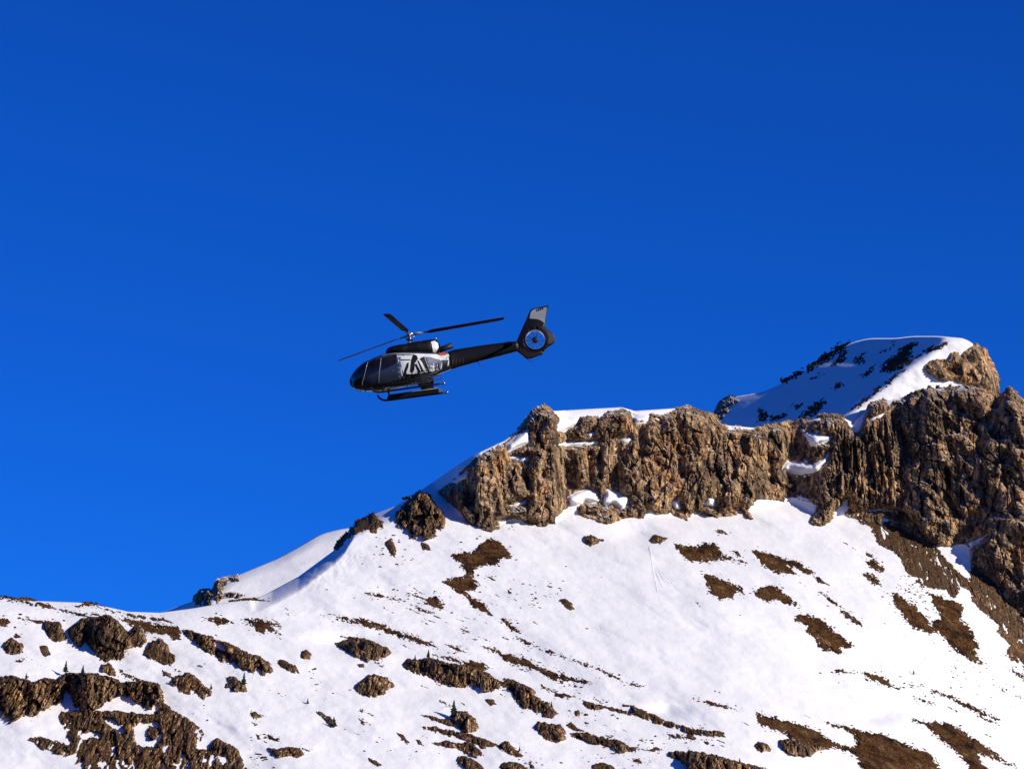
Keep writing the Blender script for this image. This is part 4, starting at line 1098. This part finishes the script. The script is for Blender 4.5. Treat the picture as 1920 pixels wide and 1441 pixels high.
# doors with their windows and handles
for sgn_i, d in enumerate(panel('door', 'H', [(520, 1062), (556, 870), (636, 838), (716, 812), (697, 985), (690, 1130), (500, 1168), (496, 1110)], M_SLATE, 0.010)):
    d['label'] = 'slate front door'
door_f = [o for o in heli.children if o.name.startswith('door')]
w1 = panel('window', 'H', [(568, 872), (640, 842), (712, 828), (697, 968), (610, 1012), (527, 1046)], M_GLASS, 0.024)
door_r = panel('door', 'H', [(722, 812), (810, 788), (904, 772), (930, 880), (945, 1010), (940, 1085), (700, 1128), (706, 985)], M_SLATE, 0.010)
w2 = panel('window', 'H', [(732, 826), (815, 800), (898, 782), (904, 880), (810, 930), (722, 970)], M_GLASS, 0.024)
hd = panel('handle', 'H', [(858, 968), (874, 964), (875, 974), (859, 978)], M_METAL, 0.04, cuts=0)
for w, d in zip(w1, door_f[:2]): w.parent = d
for w, d in zip(w2, door_r): w.parent = d
for w, d in zip(hd, door_r): w.parent = d
# door frames: thin bright edges
def rod(name, pts, r, mat, parent=None, n=8, caps=True, smooth=True):
    pts = [Vector(p) for p in pts]
    V, F = [], []
    for i, p in enumerate(pts):
        t = (pts[min(i + 1, len(pts) - 1)] - pts[max(i - 1, 0)]).normalized()
        ref = Vector((0, 1, 0)) if abs(t.y) < 0.8 else Vector((0, 0, 1))
        a = t.cross(ref).normalized(); b = t.cross(a)
        rr = r[i] if isinstance(r, (list, tuple)) else r
        for j in range(n):
            k = 2 * math.pi * j / n
            V.append(p + a * math.cos(k) * rr + b * math.sin(k) * rr)
    for i in range(len(pts) - 1):
        for j in range(n):
            k = (j + 1) % n
            F.append((i * n + j, i * n + k, (i + 1) * n + k, (i + 1) * n + j))
    F.append(tuple(range(n))); F.append(tuple((len(pts) - 1) * n + j for j in range(n)))
    return hobj(name, V, F, mat, parent, smooth)

def seam(name, tagc, pts, r, mat, parent=None):
    for sgn in (-1, 1):
        q = []
        pp = px(tagc, pts)
        for (xa0, ya0), (xb0, yb0) in zip(pp[:-1], pp[1:]):
            for k in range(5):
                t = k / 5
                x, z = solve(xa0 + (xb0 - xa0) * t, ya0 + (yb0 - ya0) * t)
                q.append((x, sgn * (side(x, z) + 0.02), z))
        x, z = solve(*pp[-1]); q.append((x, sgn * (side(x, z) + 0.02), z))
        rod(name, q, r, mat, parent, 6)
seam('door_pillar', 'H', [(560, 862), (540, 950), (515, 1052), (494, 1110), (496, 1168)], 0.014, M_GREY)
seam('door_pillar', 'H', [(719, 818), (712, 900), (700, 985), (692, 1120)], 0.014, M_GREY)
seam('roof_rail', 'H', [(715, 795), (800, 775), (900, 762)], 0.018, M_GREY)

# livery
panel('white_livery', 'H', [(905, 764), (1000, 762), (1110, 764), (1240, 768), (1380, 772), (1450, 800), (1512, 838), (1440, 842), (1330, 812), (1300, 900), (1320, 985), (1380, 960), (1400, 985), (1260, 1040), (1180, 1050), (1080, 1062), (985, 1080), (958, 1000), (948, 900), (918, 850)], M_WHITE, 0.008)
def liv(pts, mat=M_BLACK, off=0.016): panel('livery_streak', 'H', pts, mat, off, cuts=2)
liv([(1076, 850), (1098, 785), (1112, 778), (1124, 800), (1146, 792), (1160, 830), (1122, 880), (1118, 960), (1092, 1000), (1066, 980), (1072, 900)])
liv([(1028, 880), (1052, 870), (1046, 930), (1012, 1010), (990, 1078), (965, 1080), (985, 1010)])
liv([(1150, 850), (1168, 848), (1230, 980), (1262, 1036), (1236, 1042), (1200, 980)])
liv([(1120, 900), (1140, 880), (1204, 1010), (1222, 1046), (1186, 1050), (1160, 985)])
liv([(1176, 832), (1200, 812), (1235, 800), (1240, 822), (1262, 880), (1290, 960), (1300, 1010), (1280, 1020), (1240, 930), (1205, 860)])
liv([(950, 836), (1070, 836), (1070, 846), (950, 848)])
liv([(1020, 1010), (1100, 1010), (1160, 1000), (1185, 1050), (1100, 1062), (1000, 1078)])
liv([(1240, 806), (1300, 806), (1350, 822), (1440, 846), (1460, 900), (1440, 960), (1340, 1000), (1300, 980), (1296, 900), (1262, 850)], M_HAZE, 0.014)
liv([(930, 1050), (945, 900), (956, 980), (972, 1090), (940, 1100)], M_SLATE, 0.014)
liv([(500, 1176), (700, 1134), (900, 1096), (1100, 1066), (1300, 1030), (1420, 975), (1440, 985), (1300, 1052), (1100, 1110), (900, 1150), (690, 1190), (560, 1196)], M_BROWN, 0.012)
liv([(1395, 750), (1440, 752), (1500, 748), (1512, 766), (1470, 790), (1420, 792)], M_ORANGE, 0.02)
liv([(1420, 792), (1470, 790), (1518, 766), (1530, 800), (1480, 822)], M_WHITE, 0.021)

for k in range(9):                                   # a jagged skyline of dark spikes along the foot of the white field
    x0 = 985 + 36 * k; y0 = 1078 - 5.5 * k; hh = (52, 88, 40, 70, 36, 60, 44, 66, 38)[k]
    liv([(x0 - 18, y0), (x0 - 4, y0 - hh * .6), (x0, y0 - hh), (x0 + 7, y0 - hh * .55), (x0 + 18, y0 - 4)], M_BLACK, 0.020)
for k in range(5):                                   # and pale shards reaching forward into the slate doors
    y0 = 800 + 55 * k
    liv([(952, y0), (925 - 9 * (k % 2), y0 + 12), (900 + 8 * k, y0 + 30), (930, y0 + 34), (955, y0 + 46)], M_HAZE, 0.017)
for k, (x0, y0, hh) in enumerate(((1330, 985, 120), (1362, 972, 95), (1392, 965, 110), (1424, 955, 80), (1452, 940, 96), (1482, 928, 70), (1508, 915, 84))):
    liv([(x0, y0), (x0 + 6, y0 - hh * .6), (x0 + 16, y0 - hh), (x0 + 20, y0 - hh * .5), (x0 + 14, y0 - 6)], M_BLACK if k % 3 else M_WHITE, 0.020)
# little figure-like claw marks along the boom root
for k in range(7):
    x0 = 1430 + 42 * k
    liv([(x0, 975 - 13 * k), (x0 + 10, 880 - 9 * k), (x0 + 22, 850 - 8 * k), (x0 + 24, 900 - 9 * k), (x0 + 16, 968 - 13 * k)], M_BROWN, 0.012)

# engine cowling and roof fairing
ct = outline('P', [(722, 659), (726, 653.5), (732, 650.5), (738, 648.8), (750, 646.5), (762, 645), (776, 641.2), (800, 637.5), (812, 635.8), (818, 636.2), (823, 639), (826, 645), (827.5, 652)])
cb = outline('P', [(722, 664), (740, 666), (770, 667), (800, 667), (818, 666), (824, 662), (827.5, 655)])
cw = sorted((L(x, 650)[0], w) for x, w in [(720, 0.30), (726, 0.48), (735, 0.60), (755, 0.66), (785, 0.66), (805, 0.60), (818, 0.48), (824, 0.34), (828, 0.16)])
x0, x1 = ct[0][0] + 0.01, ct[-1][0] - 0.01
V, F = loft([(x, 0.5 * (ip(ct, x) + ip(cb, x)), max(.02, 0.5 * (ip(ct, x) - ip(cb, x))), ip(cw, x)) for x in np.linspace(x0, x1, 40)], 40, 2.8)
cowl = hobj('engine_cowling', V, F, M_BLACK, smooth=True)
def cside(x, z):
    zc, hz, w = 0.5 * (ip(ct, x) + ip(cb, x)), max(.02, 0.5 * (ip(ct, x) - ip(cb, x))), ip(cw, x)
    u = min(abs((z - zc) / hz), 0.99)
    return w * (1 - u ** 2.8) ** (1 / 2.8)
def cpanel(name, pts, mat, off=0.012, parent=None):
    loc = []
    for p in px('H', pts):
        w = -0.5
        for _ in range(5):
            q = L(p[0], p[1], w); w = -cside(*q)
        loc.append(q)
    for sgn in (-1, 1):
        bm = bmesh.new()
        f = bm.faces.new([bm.verts.new((x, 0, z)) for x, z in loc]); bmesh.ops.triangulate(bm, faces=[f])
        for _ in range(2):
            ed = [e for e in bm.edges if e.calc_length() > 0.1]
            if ed: bmesh.ops.subdivide_edges(bm, edges=ed, cuts=1, use_grid_fill=True)
            bmesh.ops.triangulate(bm, faces=bm.faces)
        for v in bm.verts: v.co.y = sgn * (cside(v.co.x, v.co.z) + off)
        bmesh.ops.recalc_face_normals(bm, faces=bm.faces)
        me = bpy.data.meshes.new(name); bm.to_mesh(me); bm.free()
        link(name, me, mat, parent if parent is not None else cowl)
cpanel('roof_window', [(765, 768), (795, 722), (850, 700), (885, 702), (872, 750), (830, 768)], M_GLASS)
cpanel('air_intake', [(960, 690), (1030, 672), (1030, 738), (955, 738)], M_DARKM)
cpanel('cowling_highlight', [(1310, 625), (1352, 612), (1392, 640), (1402, 690), (1370, 752), (1335, 752), (1330, 690)], M_WHITE)  # white patch painting the sun's highlight on the rear of the cowling
cpanel('cowling_seam', [(1160, 640), (1168, 638), (1172, 752), (1164, 752)], M_DARKM)
# exhaust pipe
V, F = [], []
e0 = Vector((L(820, 657)[0], 0, L(820, 657)[1])); e1 = Vector((L(849.5, 646.5)[0], 0.0, L(849.5, 646.5)[1]))
ex = rod('exhaust_pipe', [e0, e0.lerp(e1, .5), e1], [0.15, 0.155, 0.165], M_DARKM, n=20)
rod('pipe_bore', [e1 - (e1 - e0).normalized() * 0.02, e1 + (e1 - e0).normalized() * 0.006], 0.13, M_BLACK, ex, 20)
# anti-collision light on the cowling
lx, lz = L(818, 634)
rod('beacon_light', [(lx, 0, lz - .03), (lx, 0, lz + .05), (lx, 0, lz + .09)], [0.05, 0.05, 0.02], M_METAL, n=12)

# tail fin with its shrouded fan
FIN = [L(*p) for p in px('J', [(150, 945), (260, 690), (360, 470), (430, 300), (480, 212), (545, 182), (640, 168), (760, 140), (893, 108), (876, 150), (862, 200), (840, 350), (822, 500), (806, 590), (850, 660), (930, 715), (1000, 780), (1042, 860),
                               (1030, 950), (985, 1010), (900, 1062), (820, 1130), (762, 1190), (742, 1252), (660, 1280), (560, 1312), (490, 1340), (420, 1344), (340, 1318), (260, 1250), (170, 1185), (140, 1080)])]
FC = L(*px('J', [(580, 915)])[0]); FR = 18.9 / S_PX
def fin_th(x, z):
    d = math.hypot(x - FC[0], z - FC[1])
    up = max(0, z - (FC[1] + 0.6))
    return max(0.035, 0.15 - 0.10 * max(0, d - 0.62) / 0.45 - 0.03 * up)
bm = bmesh.new()
ov = [bm.verts.new((x, 0, z)) for x, z in FIN]
cv = [bm.verts.new((FC[0] + FR * math.cos(2 * math.pi * k / 48), 0, FC[1] + FR * math.sin(2 * math.pi * k / 48))) for k in range(48)]
ed = [bm.edges.new((ov[k], ov[(k + 1) % len(ov)])) for k in range(len(ov))] + [bm.edges.new((cv[k], cv[(k + 1) % 48])) for k in range(48)]
bmesh.ops.triangle_fill(bm, use_beauty=True, edges=ed)
for _ in range(2):
    e2 = [e for e in bm.edges if e.calc_length() > 0.16 and not e.is_boundary]
    bmesh.ops.subdivide_edges(bm, edges=e2, cuts=1); bmesh.ops.triangulate(bm, faces=bm.faces)
bmesh.ops.recalc_face_normals(bm, faces=bm.faces)
base_f = list(bm.faces)
bnd = [e for e in bm.edges if e.is_boundary]
inner = {v for v in cv}
ret = bmesh.ops.duplicate(bm, geom=list(bm.verts) + list(bm.edges) + base_f)
vm = ret['vert_map']
outer_v = {v for e in bnd for v in e.verts} - inner
new = {}
for v in list(bm.verts):
    pass
front = {v for f in base_f for v in f.verts}
for v in front:
    t = fin_th(v.co.x, v.co.z)
    if v in outer_v: t *= 0.30
    w = vm[v]
    v.co.y = -t; w.co.y = t
for e in bnd:
    a, b = e.verts
    bm.faces.new((a, b, vm[b], vm[a]))
bmesh.ops.recalc_face_normals(bm, faces=bm.faces)
me = bpy.data.meshes.new('tail_fin'); bm.to_mesh(me); bm.free()
fin = link('tail_fin', me, M_BLACK, heli)
def fpanel(name, tagc, pts, mat, off=0.008):
    loc = [L(*p) for p in px(tagc, pts)]
    for sgn in (-1, 1):
        bm = bmesh.new()
        f = bm.faces.new([bm.verts.new((x, 0, z)) for x, z in loc]); bmesh.ops.triangulate(bm, faces=[f])
        for _ in range(2):
            e2 = [e for e in bm.edges if e.calc_length() > 0.1]
            if e2: bmesh.ops.subdivide_edges(bm, edges=e2, cuts=1)
            bmesh.ops.triangulate(bm, faces=bm.faces)
        for v in bm.verts: v.co.y = sgn * (fin_th(v.co.x, v.co.z) + off)
        bmesh.ops.recalc_face_normals(bm, faces=bm.faces)
        me = bpy.data.meshes.new(name); bm.to_mesh(me); bm.free()
        link(name, me, mat, fin)
fpanel('fin_panel', 'J', [(450, 420), (470, 300), (510, 235), (570, 205), (680, 190), (800, 165), (850, 160), (828, 330), (800, 540), (760, 500), (690, 455), (600, 430), (520, 425)], M_GREY)
fpanel('fin_panel', 'J', [(700, 640), (780, 600), (830, 660), (910, 720), (985, 790), (1018, 865), (1005, 940), (960, 990), (900, 1030), (880, 960), (895, 850), (850, 740), (780, 680)], M_BROWN)
fpanel('fin_panel', 'J', [(230, 1090), (330, 1130), (430, 1200), (580, 1215), (720, 1200), (700, 1250), (560, 1290), (430, 1320), (350, 1295), (270, 1225), (200, 1170)], M_BROWN)
# the dark registration characters near the fin tip (too small to read in the picture)
for k, (xc, w) in enumerate(((620, 30), (662, 34), (706, 34), (752, 34))):
    y0 = 268 - 14 * k
    fpanel('registration_mark', 'J', [(xc - w / 2, y0), (xc - w / 2 + 4, y0 - 56), (xc + w / 2, y0 - 64), (xc + w / 2 - 4, y0 - 8)], M_BLACK, 0.014)

# shroud ring, fan hub, blades and stators
def ring(name, r0, r1, y0, y1, mat, parent, n=48):
    V, F = [], []
    for k in range(n):
        a = 2 * math.pi * k / n
        for r, y in ((r0, y0), (r1, y0), (r1, y1), (r0, y1)):
            V.append((FC[0] + r * math.cos(a), y, FC[1] + r * math.sin(a)))
    for k in range(n):
        m = (k + 1) % n
        for j in range(4):
            F.append((k * 4 + j, k * 4 + (j + 1) % 4, m * 4 + (j + 1) % 4, m * 4 + j))
    return hobj(name, V, F, mat, parent)
ring('fan_shroud', FR - 0.022, FR + 0.012, -0.165, 0.165, M_METAL, fin)
fan = rod('fan_hub', [(FC[0], -0.13, FC[1]), (FC[0], -0.10, FC[1]), (FC[0], 0.12, FC[1])], [0.11, 0.155, 0.155], M_DARKM, fin, 24)
for k in range(10):
    a = 2 * math.pi * (k + 0.15 * math.sin(k * 2.1)) / 10
    ca, sa = math.cos(a), math.sin(a)
    V, F = [], []
    for r, c, tw in ((0.13, 0.016, 0.5), (0.33, 0.016, 0.4), (FR - 0.03, 0.016, 0.3)):
        for s in (-1, 1):
            for q in (-1, 1):
                u = s * c; v = s * 0.05 * math.cos(tw) + q * 0.006
                V.append((FC[0] + r * ca - u * sa, v - 0.02, FC[1] + r * sa + u * ca))
    for i in range(2):
        b = i * 4
        F += [(b, b + 1, b + 5, b + 4), (b + 1, b + 3, b + 7, b + 5), (b + 3, b + 2, b + 6, b + 7), (b + 2, b, b + 4, b + 6)]
    F += [(0, 2, 3, 1), (8, 9, 11, 10)]
    hobj('fan_blade', V, F, M_METAL, fan)
for k in range(10):
    a = 2 * math.pi * (k + 0.5) / 10 + 0.1
    rod('stator_vane', [(FC[0] + 0.15 * math.cos(a), 0.10, FC[1] + 0.15 * math.sin(a)), (FC[0] + (FR - .01) * math.cos(a), 0.10, FC[1] + (FR - .01) * math.sin(a))], 0.007, M_DARKM, fan, 6)

# horizontal stabiliser, tail guard, antennas
sx, sz = L(*px('I', [(850, 690)])[0])
for sgn in (-1, 1):
    V, F = [], []
    for y, c0, c1 in ((0.1, -0.26, 0.26), (1.32, -0.20, 0.20)):
        for x, z in ((c0, 0), (c0 * .4, 0.035), (c1, 0.008), (c0 * .4, -0.03)):
            V.append((sx + x, sgn * y, sz + z))
    F = [(0, 1, 5, 4), (1, 2, 6, 5), (2, 3, 7, 6), (3, 0, 4, 7), (4, 5, 6, 7), (0, 3, 2, 1)]
    hobj('horizontal_stabilizer', V, F, M_BLACK)
def lp(x, y, w=0.0):
    q = L(x, y, w); return (q[0], w, q[1])
rod('tail_guard', [lp(986, 667), lp(994, 673), lp(1005, 679)], 0.02, M_DARKM)
rod('antenna', [lp(896.6, 677), lp(903, 684), lp(911, 691.5)], [0.018, 0.012, 0.006], M_DARKM)
rod('nose_probe', [lp(664, 728), lp(668, 732.5), lp(678, 733.5)], 0.02, M_METAL)
rod('belly_light', [lp(684, 731), lp(684, 735.5)], [0.06, 0.04], M_METAL, n=12)

# landing skids: near one appears higher, seen from below
def skid(w, p_front, p_rear, toe):
    a = Vector(lp(*p_front, w)); b = Vector(lp(*p_rear, w))
    d = (b - a).normalized()
    up = Vector((-d.z, 0, d.x))
    if up.z < 0: up = -up
    pts = [a - d * 0.42 + up * 0.34, a - d * 0.36 + up * 0.20, a - d * 0.22 + up * 0.07, a - d * .05 + up * .01, a + d * .3] + [a.lerp(b, t) for t in (.3, .5, .7, .9)] + [b]
    s = rod('skid', pts, 0.055, M_DARKM, n=12)
    return s, a, b, up
sk = []
for w, pf, pr in ((-1.15, (712, 735.5), (834, 718.5)), (1.15, (722, 752.0), (838, 736.5))):
    s, a, b, up = skid(w, pf, pr, 0)
    sgn = math.copysign(1, w)
    sk.append((s, a, b, up, sgn))
    # long footstep board above the skid
    V, F = [], []
    c0, c1 = a.lerp(b, 0.10) + up * 0.17, a.lerp(b, 0.80) + up * 0.17
    for p in (c0, c1):
        for dy, dz in ((-.11, -.02), (.11, -.02), (.11, .02), (-.11, .02)):
            V.append((p.x, p.y + dy - sgn * .08, p.z + dz))
    F = [(0, 1, 2, 3), (4, 7, 6, 5), (0, 4, 5, 1), (1, 5, 6, 2), (2, 6, 7, 3), (3, 7, 4, 0)]
    hobj('footstep', V, F, M_GREY if w < 0 else M_DARKM, s)
    for t in (.15, .45, .75):
        q = a.lerp(b, t)
        rod('step_bracket', [q, q + up * .17 + Vector((0, -sgn * .05, 0))], 0.018, M_DARKM, s, 6)
    rod('skid_cap', [b - (b - a).normalized() * 0.02, b + (b - a).normalized() * .07], [0.07, 0.06], M_METAL, s, 10)
def crosstube(t, r, fair):
    pn = sk[0][1].lerp(sk[0][2], t); pf = sk[1][1].lerp(sk[1][2], t)
    zc = ip(bot_l, pn.x)
    pts = [pn, pn.lerp(Vector((pn.x, -0.85, zc - 0.06)), .6), Vector((pn.x, -0.72, zc + 0.04)), Vector((pn.x, 0, zc + 0.08)), Vector((pf.x, 0.72, zc + 0.04)), pf.lerp(Vector((pf.x, 0.85, zc - 0.06)), .6), pf]
    o = rod('cross_tube', pts, r, M_DARKM, n=10)
    if fair:
        for p, sgn in ((pn, -1), (pf, 1)):
            top = Vector((p.x, sgn * 0.74, zc + 0.12)); V, F = [], []
            for q, c, th in ((p + Vector((0, 0, .02)), .30, .05), (p.lerp(top, .5), .34, .07), (top, .42, .10)):
                V += [(q.x - c, q.y, q.z), (q.x - c * .3, q.y - sgn * th, q.z), (q.x + c, q.y, q.z), (q.x - c * .3, q.y + sgn * th, q.z)]
            for i in range(2):
                for j in range(4): F.append((i * 4 + j, i * 4 + (j + 1) % 4, i * 4 + 4 + (j + 1) % 4, i * 4 + 4 + j))
            F += [(0, 1, 2, 3), (8, 9, 10, 11)]
            hobj('leg_fairing', V, F, M_DARKM, o)
    return o
crosstube(0.06, 0.05, False); crosstube(0.70, 0.05, True)
# ski basket on the near side, behind the cabin door
bk_a = sk[0][1].lerp(sk[0][2], 0.22) + sk[0][3] * 0.20; bk_b = sk[0][1].lerp(sk[0][2], 0.97) + sk[0][3] * 0.20
basket = rod('ski_basket', [bk_a + Vector((0, -.12, 0)), bk_b + Vector((0, -.12, 0))], 0.02, M_DARKM, n=6)
for dy, dz in ((-.38, 0), (-.12, .2), (-.38, .2)):
    rod('basket_rail', [bk_a + Vector((0, dy, 0)) + sk[0][3] * dz, bk_b + Vector((0, dy, 0)) + sk[0][3] * dz], 0.015, M_DARKM, basket, 6)
for k in range(14):
    p = bk_a.lerp(bk_b, k / 13)
    rod('basket_hoop', [p + Vector((0, -.12, 0)) + sk[0][3] * .2, p + Vector((0, -.12, 0)), p + Vector((0, -.38, 0)), p + Vector((0, -.38, 0)) + sk[0][3] * .2], 0.010, M_DARKM, basket, 5)

# dark cargo pod slung along the far skid
V, F = [], []
pa = sk[1][1].lerp(sk[1][2], 0.02); pb = sk[1][1].lerp(sk[1][2], 0.93); pu = sk[1][3]
for t, k in ((0, .35), (.06, 1), (.94, 1), (1, .6)):
    p = pa.lerp(pb, t) + pu * 0.10
    for dy, dz in ((-.22, -.10), (.22, -.10), (.22, .14), (-.22, .14)):
        q = p + Vector((0, dy * k, 0)) + pu * (dz * k)
        V.append(q)
for i in range(3):
    for j in range(4): F.append((i * 4 + j, i * 4 + (j + 1) % 4, i * 4 + 4 + (j + 1) % 4, i * 4 + 4 + j))
F += [(0, 1, 2, 3), (12, 13, 14, 15)]
pod = hobj('cargo_pod', V, F, M_BLACK)
rod('pod_rim', [pa.lerp(pb, .06) + pu * .245 + Vector((0, -.2, 0)), pa.lerp(pb, .94) + pu * .245 + Vector((0, -.2, 0))], 0.018, M_GREY, pod, 6)

# main rotor: mast, head and three blades at rest
HUB = Vector((L(769, 626)[0], 0, L(769, 626)[1]))
mb = Vector((L(766, 648)[0], 0, L(766, 648)[1]))
mast = rod('rotor_mast', [mb, mb.lerp(HUB, .5), HUB], [0.13, 0.09, 0.08], M_METAL, n=16)
swash = rod('swashplate', [mb.lerp(HUB, .50), mb.lerp(HUB, .60)], 0.19, M_DARKM, mast, 20)
for k in range(3):
    a = R(30 + 120 * k)
    rod('pitch_link', [mb.lerp(HUB, .55) + Vector((.18 * math.cos(a), .18 * math.sin(a), 0)), HUB + Vector((.26 * math.cos(a), .26 * math.sin(a), 0))], 0.016, M_METAL, mast, 6)
TILT = R(2.2)
def rp(r, ang, dz=0.0, ch=0.0, cone=0.033):
    c, s = math.cos(ang), math.sin(ang)
    # a: along the major axis (aft), b: towards the camera
    x = r * c - ch * s; y = -(r * s + ch * c); z = dz + r * cone
    return HUB + Vector((x * math.cos(TILT) - z * math.sin(TILT), y, x * math.sin(TILT) + z * math.cos(TILT)))
head = rod('rotor_head', [HUB + Vector((0, 0, -.05)), HUB + Vector((0, 0, .05)), HUB + Vector((0, 0, .10))], [0.16, 0.20, 0.10], M_METAL, n=18)
for ang in (R(-19), R(101), R(221)):
    # star arm and cuff
    rod('blade_sleeve', [rp(.12, ang), rp(.45, ang), rp(.75, ang)], [0.075, 0.06, 0.05], M_METAL, head, 10)
    rod('lead_lag_damper', [rp(.22, ang, .03, .1), rp(.6, ang, .02, .06)], 0.03, M_GREY, head, 8)
    V, F = [], []
    st = [(.62, .10), (.9, .16), (1.2, .40), (3, .40), (5.0, .40), (5.28, .36), (5.35, .27)]
    for r, c in st:
        tw = R(14 - 5 * r / 5.35)
        for u, t in ((-.5, 0), (-.42, .05), (-.2, .062), (.2, .035), (.5, .004), (.2, -.02), (-.2, -.034), (-.42, -.03)):
            ch = -u * c; dz = t * c * 1.7 + ch * math.sin(tw)
            V.append(rp(r, ang, dz, ch))
    for i in range(len(st) - 1):
        for j in range(8):
            F.append((i * 8 + j, i * 8 + (j + 1) % 8, (i + 1) * 8 + (j + 1) % 8, (i + 1) * 8 + j))
    F += [tuple(range(8)), tuple((len(st) - 1) * 8 + j for j in range(8))]
    hobj('rotor_blade', V, F, M_RUB)
